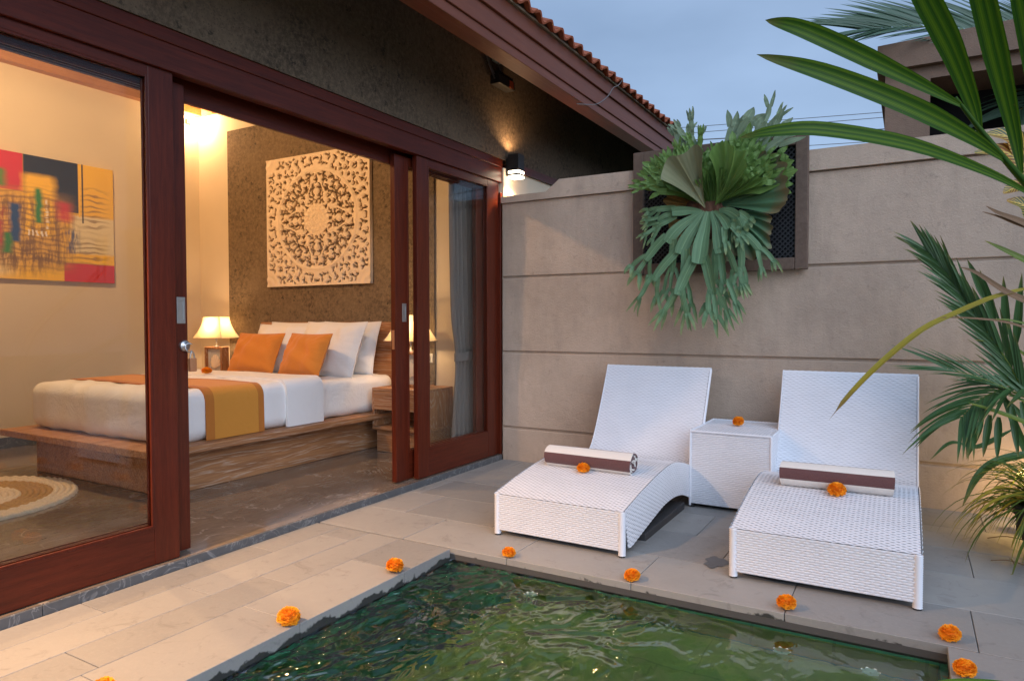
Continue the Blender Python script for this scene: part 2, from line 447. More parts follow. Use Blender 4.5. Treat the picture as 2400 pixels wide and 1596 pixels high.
def cloth(name, col, scale=350, var=.06, rough=.85, wr=.25):
    t = NT(name); v = t.map(); n = t.noise(v, scale, 2); n2 = t.noise(v, 7, 5, .62, 1.6)
    c = t.mix(n, tuple(x * (1 - var) for x in col), tuple(min(1, x * (1 + var)) for x in col))
    h = t.math('ADD', t.math('MULTIPLY', n, .15), t.math('MULTIPLY', n2, 1.0))
    return t.pbr(c, rough, t.bump(h, wr, .03), sheen=.15)
M['linen'] = cloth('white_bed_linen', (.80, .79, .78))
M['sheet'] = cloth('white_fitted_sheet', (.82, .80, .77), wr=.35)
M['orange'] = cloth('orange_velvet', (.60, .215, .028), 500, .16)
M['runner'] = cloth('ochre_runner', (.60, .25, .03), 420, .10)
M['runner_edge'] = cloth('ochre_runner_border', (.46, .155, .018), 420, .10)
M['curtain'] = cloth('grey_curtain', (.13, .115, .11), 300, .1)
M['cord'] = simple('jute_braid', (.40, .25, .10), .9, var=.4, scale=90, bump=.5)
M['cord_white'] = simple('bleached_braid', (.64, .55, .42), .9, var=.3, scale=90, bump=.5)

def shade_mat():
    t = NT('cream_lamp_shade')
    d = t.nd("ShaderNodeBsdfDiffuse"); d.inputs[0].default_value = (.8, .7, .5, 1)
    tr = t.nd("ShaderNodeBsdfTranslucent"); tr.inputs[0].default_value = (.95, .80, .50, 1)
    mx = t.nd("ShaderNodeMixShader"); mx.inputs[0].default_value = .6
    t.lk(d.outputs[0], mx.inputs[1]); t.lk(tr.outputs[0], mx.inputs[2]); t.lk(mx.outputs[0], t.out.inputs[0]); return t.m
M['shade'] = shade_mat()
def emit(name, col, st):
    t = NT(name); e = t.nd("ShaderNodeEmission"); e.inputs[0].default_value = (*col, 1); e.inputs[1].default_value = st
    t.lk(e.outputs[0], t.out.inputs[0]); return t.m
M['bulb'] = emit('lit_bulb', (1, .78, .5), 28)
M['slit'] = emit('lit_diffuser', (1, .84, .6), 9)

def marigold_mat():
    t = NT('marigold_petal'); n = t.noise(t.map(), 60, 3)
    uv = t.nd("ShaderNodeSeparateXYZ"); t.lk(t.tc.outputs["UV"], uv.inputs[0])
    c = t.ramp(uv.outputs[1], [(0, (.72, .18, .003)), (.5, (.95, .34, .006)), (1, (1.0, .45, .014))])
    c = t.mix(t.math('MULTIPLY', n, .3), c, (.85, .24, .004))
    return t.pbr(c, .7, trans=.2)
M['marigold'] = marigold_mat()
M['calyx'] = simple('green_calyx', (.06, .12, .02), .7)
M['white_petal'] = simple('white_petal', (.75, .8, .72), .6, bump=0)

def leaf(name, c0, c1, tip=None, veins=30, trans=.22, rough=.4, edge=None, spec=.45, blot=.35):
    """veins run along the blade: UV x across, UV y from base (0) to tip (1)"""
    t = NT(name); sp = t.nd("ShaderNodeSeparateXYZ"); t.lk(t.tc.outputs["UV"], sp.inputs[0])
    w = t.math('SINE', t.math('MULTIPLY', sp.outputs[0], veins * math.pi))
    n = t.noise(t.map((9, 1.2, 1), "UV"), 3, 4, .6); n2 = t.noise(t.map(), 9, 4)
    c = t.mix(t.math('ADD', t.math('MULTIPLY', w, .12), n), c0, c1)
    c = t.mix(t.math('MULTIPLY', n2, blot), c, tuple(x * .55 for x in c0))
    mid = t.ramp(t.math('ABSOLUTE', t.math('SUBTRACT', sp.outputs[0], .5)), [(0, 1), (.035, 0)])
    c = t.mix(t.math('MULTIPLY', mid, .45), c, tuple(min(1, x * 1.8) for x in c1))
    if tip is not None:
        f = t.ramp(t.math('ADD', sp.outputs[1], t.math('MULTIPLY', t.math('SUBTRACT', n2, .5), .35)), [(.80, 0), (.98, 1)])
        c = t.mix(f, c, tip)
    return t.pbr(c, rough, t.bump(w, .12, .003), trans=trans, spec=spec)
M['palm_front'] = leaf('broad_palm_leaf', (.026, .105, .004), (.085, .23, .010), (.10, .14, .02), 26, .4, .5, spec=.25)
def broad():
    t = NT('striped_fold_shaded_leaf'); sp = t.nd("ShaderNodeSeparateXYZ"); t.lk(t.tc.outputs["UV"], sp.inputs[0])
    n = t.noise(t.map((14, .8, 1), "UV"), 2, 4, .6); n2 = t.noise(t.map(), 6, 4)
    u = t.math('ADD', sp.outputs[0], t.math('MULTIPLY', t.math('SUBTRACT', n, .5), .30))
    dk, lm, md = (.012, .052, .006), (.16, .27, .008), (.045, .13, .006)
    c = t.ramp(u, [(0, md), (.16, dk), (.30, lm), (.44, md), (.5, dk), (.58, lm), (.70, md), (.82, dk), (.92, lm), (1, md)])  # leaf striping, with one half darkened to paint in the fold's shade
    w = t.math('SINE', t.math('MULTIPLY', sp.outputs[0], 90.0))
    fv = t.noise(t.map((70, .7, 1), "UV"), 1.5, 4, .7)
    c = t.mix(t.math('ADD', t.math('MULTIPLY', w, .05), t.math('MULTIPLY', n2, .5)), c, md)
    c = t.mix(t.math('MULTIPLY', fv, .55), c, (.02, .07, .006))
    sp_ = t.ramp(t.noise(t.map(), 60, 3, .6), [(.70, 0), (.76, 1)])
    c = t.mix(t.math('MULTIPLY', sp_, .5), c, (.16, .12, .03))
    f = t.ramp(t.math('ADD', sp.outputs[1], t.math('MULTIPLY', t.math('SUBTRACT', n2, .5), .3)), [(.84, 0), (.99, 1)])
    c = t.mix(f, c, (.10, .11, .02))
    return t.pbr(c, .45, t.bump(w, .15, .003), trans=.35, spec=.25)
M['palm_front'] = broad()
M['palm_yellow'] = leaf('yellowing_leaf', (.34, .30, .02), (.42, .30, .03), (.2, .12, .05), 16, .25)
M['palm_brown'] = leaf('dry_leaf_tip', (.16, .09, .045), (.28, .16, .08), None, 12, .1, .7)
M['palm_mid'] = leaf('areca_leaf', (.03, .095, .03), (.09, .19, .055), (.18, .17, .04), 8, .18, .35)
M['palm_lime'] = leaf('lime_leaf', (.10, .17, .015), (.2, .26, .03), (.3, .25, .03), 8, .3)
M['palm_far'] = leaf('blue_green_palm_leaf', (.05, .11, .065), (.12, .20, .13), None, 6, .25, .4)
M['grass_leaf'] = leaf('grassy_leaf', (.06, .12, .015), (.15, .22, .03), (.26, .24, .04), 6, .3)
M['grass_yellow'] = leaf('striped_yellow_leaf', (.42, .36, .03), (.5, .42, .07), (.2, .2, .02), 8, .3)
M['fern_green'] = leaf('staghorn_green', (.10, .215, .04), (.27, .43, .12), None, 14, .35, .5, blot=.3)
M['fern_grey'] = leaf('staghorn_old_shield', (.19, .205, .11), (.30, .31, .18), None, 22, .12, .75)
M['fern_teal'] = leaf('staghorn_teal', (.055, .15, .075), (.14, .28, .14), (.16, .13, .06), 18, .2, .6)
M['fern_antler'] = leaf('staghorn_antler', (.075, .18, .085), (.22, .37, .19), (.28, .36, .16), 8, .25, .6)
M['fern_tip'] = leaf('staghorn_tip', (.20, .29, .17), (.33, .42, .27), None, 10, .3, .6)
M['fern_tan'] = leaf('staghorn_dry_shield', (.26, .155, .05), (.36, .24, .09), None, 18, .15, .8)
M['fern_root'] = simple('fern_root_ball', (.10, .045, .025), .95, var=.5, scale=60, bump=.8)

def croton():
    t = NT('croton_leaf'); sp = t.nd("ShaderNodeSeparateXYZ"); t.lk(t.tc.outputs["UV"], sp.inputs[0])
    a = t.math('ABSOLUTE', t.math('SUBTRACT', sp.outputs[0], .5))
    st = t.math('SINE', t.math('MULTIPLY', t.math('SUBTRACT', sp.outputs[1], t.math('MULTIPLY', a, .35)), 95))
    f = t.ramp(st, [(.55, 0), (.8, 1)]); mid = t.ramp(a, [(.03, 1), (.06, 0)])
    f = t.math('MAXIMUM', f, mid); n = t.noise(t.map(), 8, 3)
    base = t.mix(t.ramp(n, [(.4, 0), (.62, 1)]), (.07, .095, .03), (.33, .10, .02))
    return t.pbr(t.mix(f, base, (.62, .42, .07)), .4, trans=.2)
M['croton'] = croton()
M['terracotta'] = simple('terracotta', (.30, .075, .028), .7, var=.35, scale=9, bump=.3)
M['cable'] = simple('grey_cable', (.16, .15, .15), .6, bump=0)
M['zinc'] = simple('zinc_flashing', (.36, .29, .20), .4, metal=.5, bump=.05)
M['net'] = simple('black_plastic_net', (.02, .021, .025), .45, bump=0)
M['black_fill'] = simple('plain_black_fill', (.004, .004, .005), .9, bump=0)
M['frame_wood'] = wood('grey_brown_frame', (.115, .075, .055), (.20, .14, .105), (5, 5, 5), .7, .25)
M['clay_base'] = simple('grey_stone_base', (.035, .034, .036), .7, var=.3, scale=40, bump=.3)
M['carving'] = simple('pale_carved_wood', (.84, .71, .54), .7, var=.08, scale=18, bump=.2)

# ================================================================ GROUND, PATIO, POOL
g = MB(); g.add([(-60, -60, -1.6), (60, -60, -1.6), (60, 60, -1.6), (-60, 60, -1.6)], [(0, 1, 2, 3)])
tag(g.build('ground', M['lawn']), kind='structure')
PX0, PX1, PY = .935, 3.06, -2.06           # pool edges
WL = -.058                                 # water level
patio = MB()
patio.box(0.0, PY, -.30, 5.2, 0, -.031); patio.box(0, -7, -.30, PX0 - .03, PY - .002, -.031); patio.box(PX1 + .03, -7, -.30, 5.2, PY - .002, -.031)
patio = tag(patio.build('patio', M['grout']), kind='structure')
_tiles = {}
def tile(x0, y0, x1, y1, th=.03, parent=patio, mat='tile', z=0.0, gap=.0028, name='tile', bev=.0018):
    w, d = round(x1 - x0 - gap, 3), round(y1 - y0 - gap, 3)
    k = (w, d, th, mat, name)
    zz = z + random.uniform(-.0008, .0008)
    loc = Vector(((x0 + x1) / 2, (y0 + y1) / 2, zz))
    if k not in _tiles:
        m = MB().box(-w / 2, -d / 2, -th, w / 2, d / 2, 0)
        o = m.build(name, M[mat], parent, bevel=bev, seg=1, local=True); _tiles[k] = o
    else:
        o = _tiles[k].copy(); COL.objects.link(o); o.parent = parent
    p = parent; off = Vector((0, 0, 0))
    while p is not None: off += p.location; p = p.parent
    o.location = loc - off
    o.rotation_euler = (random.uniform(-.001, .001), random.uniform(-.001, .001), 0)
    return o
def row_y(x0, x1, ya, yb, L, ph, **k):
    y = ya + ph
    if ph > 0: tile(x0, ya, x1, min(y, yb), **k)
    while y < yb - .02:
        tile(x0, y, x1, min(y + L, yb), **k); y += L
def row_x(y0, y1, xa, xb, L, ph, **k):
    x = xa + ph
    if ph > 0: tile(xa, y0, min(x, xb), y1, **k)
    while x < xb - .02:
        tile(x, y0, min(x + L, xb), y1, **k); x += L
# house side: three narrow rows and the coping row beside the pool
row_y(.004, .185, -6.2, PY - .02, .83, .33)
row_y(.185, .395, -6.2, PY - .02, .83, .65)
row_y(.395, .605, -6.2, PY - .02, .83, .07)
row_y(.605, PX0, -6.208, PY - .02, .6275, 0, th=.075)
# lounger side
row_x(PY, PY + .40, .004, 5.2, .635, .61, th=.075)
row_x(PY + .40, PY + .82, .004, 5.2, .62, .30)
row_x(PY + .82, PY + 1.23, .004, 5.2, .62, .09)
row_x(PY + 1.23, PY + 1.65, .004, 5.2, .62, .42)
row_x(PY + 1.65, 0, .004, 5.2, .62, .2)
# east side
row_y(PX1, PX1 + .42, -6.2, PY - .004, .63, .55, th=.075)
row_y(PX1 + .42, 5.2, -6.2, PY - .004, .8, .3)

pool = MB()
pool.box(PX0 + .012, -6.3, -1.5, PX1 - .012, PY - .012, -.75)
pool.box(PX0 - .2, -6.3, -1.5, PX0 + .02, PY + .1, -.078); pool.box(PX1 - .02, -6.3, -1.5, PX1 + .2, PY + .1, -.078)
pool.box(PX0 + .021, PY - .02, -1.5, PX1 - .021, PY + .2, -.078); pool.box(PX0 - .2, -6.5, -1.5, PX1 + .2, -6.3, -.078)
pool = tag(pool.build('pool_basin', M['pool_deep']), kind='structure')
shelf = MB()
shelf.box(1.30, PY - 1.15, -.8, PX1 - .021, PY - .021, -.26)
shelf.box(1.5, PY - 4.2, -.8, PX1 - .021, PY - 1.152, -.27)
shelf.box(1.30, PY - .024, -.259, PX1 - .021, PY - .002, -.0785)
shelf.build('bench', M['pool_shelf'], pool, bevel=.10, seg=5)
wm = MB(); n = 2
wm.add([(PX0 - .01, -6.3, WL), (PX1 + .01, -6.3, WL), (PX1 + .01, PY + .01, WL), (PX0 - .01, PY + .01, WL)], [(0, 1, 2, 3)])
tag(wm.build('pool_water', M['water']), kind='structure')

# wet print on the stone
t = NT('wet_stone'); nn = t.noise(t.map(), 30, 4)
wetm = t.pbr(t.mix(nn, (.035, .035, .036), (.07, .07, .07)), .3)
st = MB()
pts_ = []
for k in range(40):
    a = 2 * math.pi * k / 40
    r = 1 + .18 * math.sin(3 * a + 1) + .12 * math.sin(7 * a) + random.uniform(-.07, .07)
    pts_.append((2.148 + .055 * r * math.cos(a), -1.61 + .075 * r * math.sin(a), .0022))
st.add(pts_, [tuple(range(40))])
tag(st.build('wet_patch', wetm), 'dark wet patch on the grey patio stone between the two loungers', 'stain')

# ================================================================ GARDEN WALL
gw = thing('garden_wall', 'sand coloured rendered garden wall with recessed grooves and a coping', 'wall', (2.6, .08, 0))
b = MB().box(.004, .016, -.3, 5.2, .17, 2.13); b.build('wall_core', M['render'], gw)
for i, (z0, z1) in enumerate(((-.02, .262), (.282, .886), (.906, 1.499), (1.519, 2.118))):
    m = MB()
    nx = 60
    m.box(.004, -.0, z0, 5.2, .0155, z1)
    m.build('wall_band', M['render'], gw, bevel=.005)
cp = MB().prism([(.004, 2.119), (5.2, 2.133), (5.2, 2.262), (.535, 2.262), (.42, 2.176), (.004, 2.172)], 'y', -.022, .19)
cp.build('coping', M['render'], gw, bevel=.006)

# ================================================================ HOUSE
house = thing('house', 'low villa with dark teak glass doors open onto a lit bedroom', 'house', (-2, -2, 0))
FY0, FY1 = -6.0, 7.5
def part(name, mat, bevel=0, parent=house, **k):
    def f(m): return m.build(name, M[mat], parent, bevel=bevel, **k)
    return f
m = MB().box(-.14, FY0, 2.487, 0, FY1, 3.485); part('upper_wall', 'lava')(m)
m = MB().box(-.14, FY0, 0.041, -.0, -4.17, 2.4845); part('side_wall', 'lava')(m)
m = MB().box(-.14, .03, 0.0, 0, FY1, 2.42); part('return_wall', 'plaster')(m)
m = MB().box(-.14, .175, 2.4205, .03, FY1, 2.4845); part('return_beam', 'teak_h')(m)
# step
step = MB().box(-.5, FY0, -.2, -.012, -.004, .018); step = part('step', 'grout')(step)
y = FY0; k = 0
while y < -.01:
    y2 = min(y + .62, -.004); s_ = MB().box(-.0115, y + .001, -.05, 0.0, y2 - .001, .0405)
    s_.build('riser_slab', M['riser'], step, bevel=.002, seg=1); y = y2
# room floor
rf = MB().box(-4.1, -4.8, -.2, -.0118, .14, .018); rf = part('room_floor', 'grout')(rf)
for ix in range(7):
    for iy in range(8):
        x1 = -.0125 - ix * .6; x0 = max(x1 - .6, -4.0); y1 = .03 - iy * .6; y0 = max(y1 - .6, -4.7)
        if x1 - x0 > .05 and y1 - y0 > .05: tile(x0, y0, x1, y1, .02, rf, 'marble', .0405, .0015, 'floor_tile', .0006)
# room walls
m = MB().box(-4.10, -4.85, .0, -3.95, .15, 3.66); part('back_wall', 'plaster')(m)
gab = [(-3.95, .0), (-.1405, .0), (-.1405, 3.545), (-1.97, 4.405), (-3.95, 3.70)]
m = MB().prism(gab, 'y', .03, .15); part('headboard_wall', 'plaster')(m)
m = MB().prism(gab, 'y', -4.85, -4.70); part('end_wall', 'plaster')(m)
m = MB().box(-3.9495, .0, 3.412, -.1405, .0295, 3.6); part('wall_plate', 'light_wood')(m)
m = MB().box(-3.95, -4.699, 3.412, -3.85, -.001, 3.6); part('wall_plate', 'light_wood')(m)
m = MB().box(-3.44, .008, .041, -.70, .0295, 3.19); part('stone_cladding', 'lava_in', bevel=.003)(m)
m = MB().box(-3.9495, -4.69, .041, -3.936, .0, .138).box(-.70, .0155, .041, -.15, .0295, .138).box(-3.93, .0155, .041, -3.441, .0295, .138)
part('skirting', 'riser')(m)
# roof
RZ = lambda x: 3.140 + (.76 - x) * .47
roof = MB().prism([(.755, RZ(.755) - .005), (-1.97, RZ(-1.97)), (-4.72, 3.46), (-4.72, 3.56), (-1.97, RZ(-1.97) + .1), (.755, RZ(.755) + .045)], 'y', FY0, FY1)
roof = part('roof', 'dark_wood_ceiling')(roof)
# clay tiles along the eave, three courses up
tp = MB(); TW = .165
prof = [(x, .022 * math.sin(2 * math.pi * (x / TW)) ) for x in np.linspace(0, TW * 1.06, 13)]
P = []
for j in (0, .5, 1):
    P.append([[-.32 * j, yy, zz + .012 * (1 - j)] for yy, zz in prof])
top = np.array(P); bot = top.copy(); bot[..., 2] -= .016
tp.grid(top); tp.grid(bot[:, ::-1])
a_ = [list(p) for p in top[0]] + [list(p) for p in bot[0]]; q = len(prof)
tp.add(a_, [(i, q + i, q + i + 1, i + 1) for i in range(q - 1)])
tile0 = tp.build('roof_tile', M['terracotta'], roof, local=True)
cnt = 0
for c in range(3):
    for i in range(int((FY1 + 4.2) / TW)):
        o = tile0 if cnt == 0 else tile0.copy()
        if cnt: COL.objects.link(o); o.parent = roof
        cnt += 1
        xx = .80 - c * .27
        o.location = Vector((xx, -4.2 + i * TW, RZ(xx) + .036 + random.uniform(-.006, .006))) - house.location
        o.rotation_euler = (random.uniform(-.02, .02), math.atan(.47) * 1.0, random.uniform(-.015, .015))
# fascia: stepped boards with bright lower arris and flashing
def fas(n_, x0, z0, x1, z1, mat='fascia', bev=.004):
    return MB().box(x0, FY0, z0, x1, FY1, z1).build(n_, M[mat], house, bevel=bev)
fas('fascia_board', .66, 2.84, .712, 2.902); fas('fascia_board', .672, 2.9025, .724, 3.028); fas('fascia_board', .684, 3.0285, .742, 3.138)
fas('flashing', .69, 3.1385, .760, 3.152, 'zinc', .002)
m = MB().box(.56, FY0, 2.855, .6595, FY1, 2.875); part('soffit_board', 'fascia')(m)

# ---- door set
TX = -.03
m = MB().box(-.16, -4.16, 2.420, -.006, .028, 2.4845); part('lintel', 'teak_h', bevel=.004)(m)
m = MB().box(-.07, -4.16, 2.297, -.012, .028, 2.4195); part('lintel', 'teak_h', bevel=.003)(m)
m = MB().box(-.16, -4.16, 2.215, -.135, .028, 2.4195); part('inner_rail', 'teak_h', bevel=.003)(m)
m = MB().box(-.16, -4.165, .041, -.012, -4.062, 2.2965); part('door_jamb', 'teak', bevel=.004)(m)
m = MB().box(-.16, .0, .041, -.012, .028, 2.2145); part('door_jamb', 'teak', bevel=.004)(m)
def door(name, y0, y1, xf, stl, str_, zb, z1, rail_b, rail_t, label):
    th = .04
    fr = MB()
    fr.box(xf - th, y0, zb, xf, y0 + stl, z1); s1 = fr.build(name, M['teak'], house, bevel=.003)
    s1["label"] = label
    a = MB().box(xf - th, y1 - str_, zb, xf, y1, z1).build('stile', M['teak'], s1, bevel=.003)
    MB().box(xf - th + .0015, y0 + stl, zb, xf - .0015, y1 - str_, zb + rail_b).build('bottom_rail', M['teak_h'], s1, bevel=.002)
    MB().box(xf - th + .0015, y0 + stl, z1 - rail_t, xf - .0015, y1 - str_, z1).build('top_rail', M['teak_h'], s1, bevel=.002)
    ga, gb, gc, gd = y0 + stl, y1 - str_, zb + rail_b, z1 - rail_t
    bd = MB(); w = .012
    for xx in (xf - .011, xf - th + .001):
        bd.box(xx, ga, gc, xx + .012, ga + w, gd).box(xx, gb - w, gc, xx + .012, gb, gd).box(xx, ga + w, gc, xx + .012, gb - w, gc + w).box(xx, ga + w, gd - w, xx + .012, gb - w, gd)
    bd.build('glazing_bead', M['teak'], s1, bevel=.002)
    MB().box(xf - th / 2 - .003, ga - .004, gc - .004, xf - th / 2 + .003, gb + .004, gd + .004).build('pane', M['glass'], s1)
    return s1
door('fixed_glass_panel', -4.06, -2.912, TX, .12, .122, .046, 2.2965, .168, .045, 'fixed glass panel at the left end')
door('fixed_glass_panel', -1.095, -.001, TX, .126, .168, .046, 2.2965, .20, .05, 'fixed glass panel beside the garden wall')
d1 = door('sliding_door', -3.95, -2.815, -.088, .11, .10, .05, 2.28, .16, .05, 'sliding door pushed left with a padlock')
d2 = door('sliding_door', -1.262, -.13, -.088, .135, .11, .05, 2.28, .19, .05, 'sliding door pushed right')
def pull(y, z, par):
    a = MB().box(-.088, y - .022, z - .063, -.0845, y + .022, z - .045).box(-.088, y - .022, z + .045, -.0845, y + .022, z + .063).box(-.088, y - .022, z - .045, -.0845, y - .011, z + .045).box(-.088, y + .011, z - .045, -.0845, y + .022, z + .045)
    a.build('pull_handle', M['steel'], par, bevel=.0012)
    MB().box(-.0879, y - .011, z - .045, -.0872, y + .011, z + .045).build('handle_recess', M['steel'], par)
pull(-2.85, 1.205, d1); pull(-1.17, 1.21, d2)
# keyhole plate on the edge of the right sliding door
MB().box(-.118, -1.2645, .96, -.098, -1.262, 1.09).build('lock_plate', M['brass'], d2)
# lock rose, hasp ring on the left sliding door
m = MB(); Pq = [(-.088 + dx, r) for dx, r in ((0, .027), (.008, .027), (.013, .022), (.013, .012), (.018, .012), (.018, 0))]
m.grid([[[x, -2.835 + r * math.cos(a), 1.035 + r * math.sin(a)] for a in np.linspace(0, 2 * math.pi, 20, endpoint=False)] for x, r in Pq], closed_v=True)
m.build('lock_rose', M['steel'], d1)
ring = [(-.068 + .004 * math.sin(a * 2), -2.822 + .02 * math.cos(a), 1.025 + .021 * math.sin(a)) for a in np.linspace(.9, 5.6, 18)]
MB().tube(ring, .0035, 8).build('hasp_ring', M['steel'], d1)
pl = thing('padlock', 'small copper coloured padlock hanging from the sliding door lock', 'padlock', (-.07, -2.803, .93))
MB().box(-.082, -2.822, .91, -.060, -2.786, .975).build('body', M['brass'], pl, bevel=.005)
MB().tube([(-.071, -2.804 + .011 * math.cos(a), .975 + .030 * math.sin(a)) for a in np.linspace(0, math.pi, 12)], .003, 8).build('shackle', M['steel'], pl)

# ---- curtain inside the glass by the garden wall
cu = thing('curtain', 'grey curtain tied back inside the glass panel by the garden wall', 'curtain', (-.22, -.2, .05))
zs = np.linspace(.052, 2.60, 40); rows = []
for z in zs:
    pin = math.exp(-((z - .86) / .22) ** 2) if z > .86 else math.exp(-((z - .86) / .5) ** 2)
    w = .40 - .055 * pin - .02 * math.sin(z * 2)
    y1 = -.02
    rows.append([[-.225 + .026 * (1 - .35 * pin) * math.sin(u * math.pi * 13 + .4 * math.sin(z)) + .01 * math.sin(u * 5 + z), y1 - w * u, z] for u in np.linspace(0, 1, 90)])
o = MB().grid(rows).build('drape', M['curtain'], cu); o.modifiers.new('thick', 'SOLIDIFY').thickness = .003
tb = [[[-.225 + .042 * math.cos(a), -.195 + .168 * math.sin(a), z + .01 * math.sin(a)] for a in np.linspace(0, 2 * math.pi, 30, endpoint=False)] for z in (.835, .87, .905)]
MB().grid(tb, closed_v=True).build('tieback', M['curtain'], cu)

# ---- things fixed under the eave
jb = thing('junction_box', 'small pale junction box high under the eave on the dark wall', 'junction box', (.03, -.08, 3.26))
MB().box(.001, -.15, 3.235, .055, -.055, 3.31).build('case', M['white_plastic'], jb, bevel=.006)
MB().tube([(.03, -.10, 3.235), (.035, -.095, 3.19), (.05, -.08, 3.16)], .004).build('lead', M['cable'], jb)
fl = thing('floodlight', 'unlit black floodlight with an orange sticker under the eave', 'floodlight', (.02, -.06, 3.1))
MB().box(.012, -.20, 3.035, .10, .05, 3.11).build('housing', M['black_metal'], fl, bevel=.008)
b_ = MB()
for i in range(9): b_.box(.02, -.19 + i * .027, 3.11, .09, -.183 + i * .027, 3.135)
b_.build('cooling_fins', M['black_metal'], fl)
MB().box(.1002, -.04, 3.045, .1015, .02, 3.10).build('sticker', simple('orange_sticker', (.5, .09, .02), .5, bump=0), fl)
MB().tube([(.06, -.205, 3.07), (.03, -.24, 3.18), (.004, -.27, 3.30)], .007).build('bracket', M['cable'], fl)
MB().tube([(.06, -.19, 3.09), (.02, -.215, 3.2), (.004, -.22, 3.36)], .004).build('lead', M['cable'], fl)
cb = [onx(1328, 240, .73), onx(1345, 241, .75), onx(1375, 240, .75), onx(1400, 222, .76), onx(1411, 204, .775), onx(1424, 197, .80), onx(1433, 186, .83)]
tag(MB().tube(spline(cb, 30), .0035, 6).build('loose_cable', M['cable']), 'thin pale cable looped round the edge of the eave', 'cable')

def lamp_point(name, loc, power, r, parent, col=WARM):
    l = bpy.data.lights.new(name, 'POINT'); l.energy = power; l.shadow_soft_size = r; l.color = col
    o = bpy.data.objects.new(name, l); COL.objects.link(o); o.parent = parent
    p = parent; off = Vector((0, 0, 0))
    while p is not None: off += p.location; p = p.parent
    o.location = Vector(loc) - off
    return o
def spot(name, loc, direc, power, ang, r, parent, col=WARM, blend=.6):
    l = bpy.data.lights.new(name, 'SPOT'); l.energy = power; l.shadow_soft_size = r; l.color = col; l.spot_size = R(ang); l.spot_blend = blend
    o = bpy.data.objects.new(name, l); COL.objects.link(o); o.parent = parent
    p = parent; off = Vector((0, 0, 0))
    while p is not None: off += p.location; p = p.parent
    o.location = Vector(loc) - off; o.rotation_euler = Vector(direc).to_track_quat('-Z', 'Y').to_euler()
    return o
def outdoor_lamp(y, label, power):
    """black cube wall lamp with two lit slits, throwing light down and a little up"""
    t = thing('wall_lamp', label, 'lamp', (.075, y, 2.42), 'black cube lamps on the house front')
    MB().box(.03, y - .05, 2.395, .13, y + .05, 2.53).build('cap', M['black_metal'], t, bevel=.003)
    MB().box(.032, y - .048, 2.372, .128, y + .048, 2.3945).build('diffuser', M['slit'], t)
    MB().box(.03, y - .05, 2.355, .13, y + .05, 2.3715).build('band', M['black_metal'], t, bevel=.002)
    MB().box(.032, y - .048, 2.336, .128, y + .048, 2.3545).build('diffuser', M['slit'], t)
    MB().box(.001, y - .035, 2.36, .0295, y + .035, 2.50).build('bracket', M['black_metal'], t, bevel=.002)
    spot('lamp_down', (.08, y, 2.325), (0.12, 0, -1), power, 140, .03, t)
    spot('lamp_up', (.085, y, 2.54), (-.02, 0, 1), power * .4, 150, .03, t)
    return t
outdoor_lamp(.10, 'lit black cube lamp on the house corner above the garden wall', 22)
outdoor_lamp(-4.35, 'lit black cube lamp beside the left end of the glass doors', 430)

# ================================================================ BEDROOM
ZF = .0412
# ---- bed
bed = thing('bed', 'low platform bed of white-washed teak with a plank headboard', 'bed', (-1.92, -1.2, ZF))
MB().box(-2.70, -2.26, ZF, -1.15, -.05, .314).build('base_box', M['bedwood_y'], bed, bevel=.004)
MB().box(-2.88, -2.42, .3145, -.995, -.035, .362).build('platform', M['bedwood_y'], bed, bevel=.006)
hb = None
for i, (z0, z1) in enumerate(((.3625, .62), (.622, .885), (.887, 1.145))):
    MB().box(-2.89, -.034, z0, -1.10, -.0, z1).build('headboard_plank', M['bedwood_x'], bed, bevel=.003)
def wob(a, s):
    def f(P):
        x, y, z = P[..., 0], P[..., 1], P[..., 2]
        rd = lambda q: (1 - np.abs(np.sin(q))) ** 4
        cre = rd(2.3 * x + 4.1 * y + .9 * np.sin(3 * x) + 3 * z) * np.clip(np.sin(1.7 * x - 2.2 * y + 1), 0, 1) + .8 * rd(-3.2 * x + 2.6 * y + 1.3 * np.sin(2.2 * y) + 2 * z + 1) * np.clip(np.sin(2.1 * y + 1.4 * x), 0, 1)
        return (.9 * a * cre)[..., None] + (a * (np.sin(P[..., 0] * 9 * s + 1.7 * np.sin(P[..., 1] * 6 * s)) * np.sin(P[..., 1] * 7 * s + P[..., 2] * 5) + .5 * np.sin(P[..., 0] * 23 * s + P[..., 1] * 17 * s)))[..., None]
    return f
mt = MB().rbox((-2.74, -2.24, .363), (-1.115, -.04, .672), .07, 6, wob(.005, 1.3)); 
tag(mt.build('mattress', M['sheet']), 'thick mattress in a white fitted sheet on the platform bed', 'mattress')
dv = MB().rbox((-2.765, -2.275, .3635), (-1.085, -1.0, .705), .085, 8, wob(.007, 1.1))
tag(dv.build('duvet', M['linen']), 'white duvet tucked over the lower part of the bed', 'duvet')
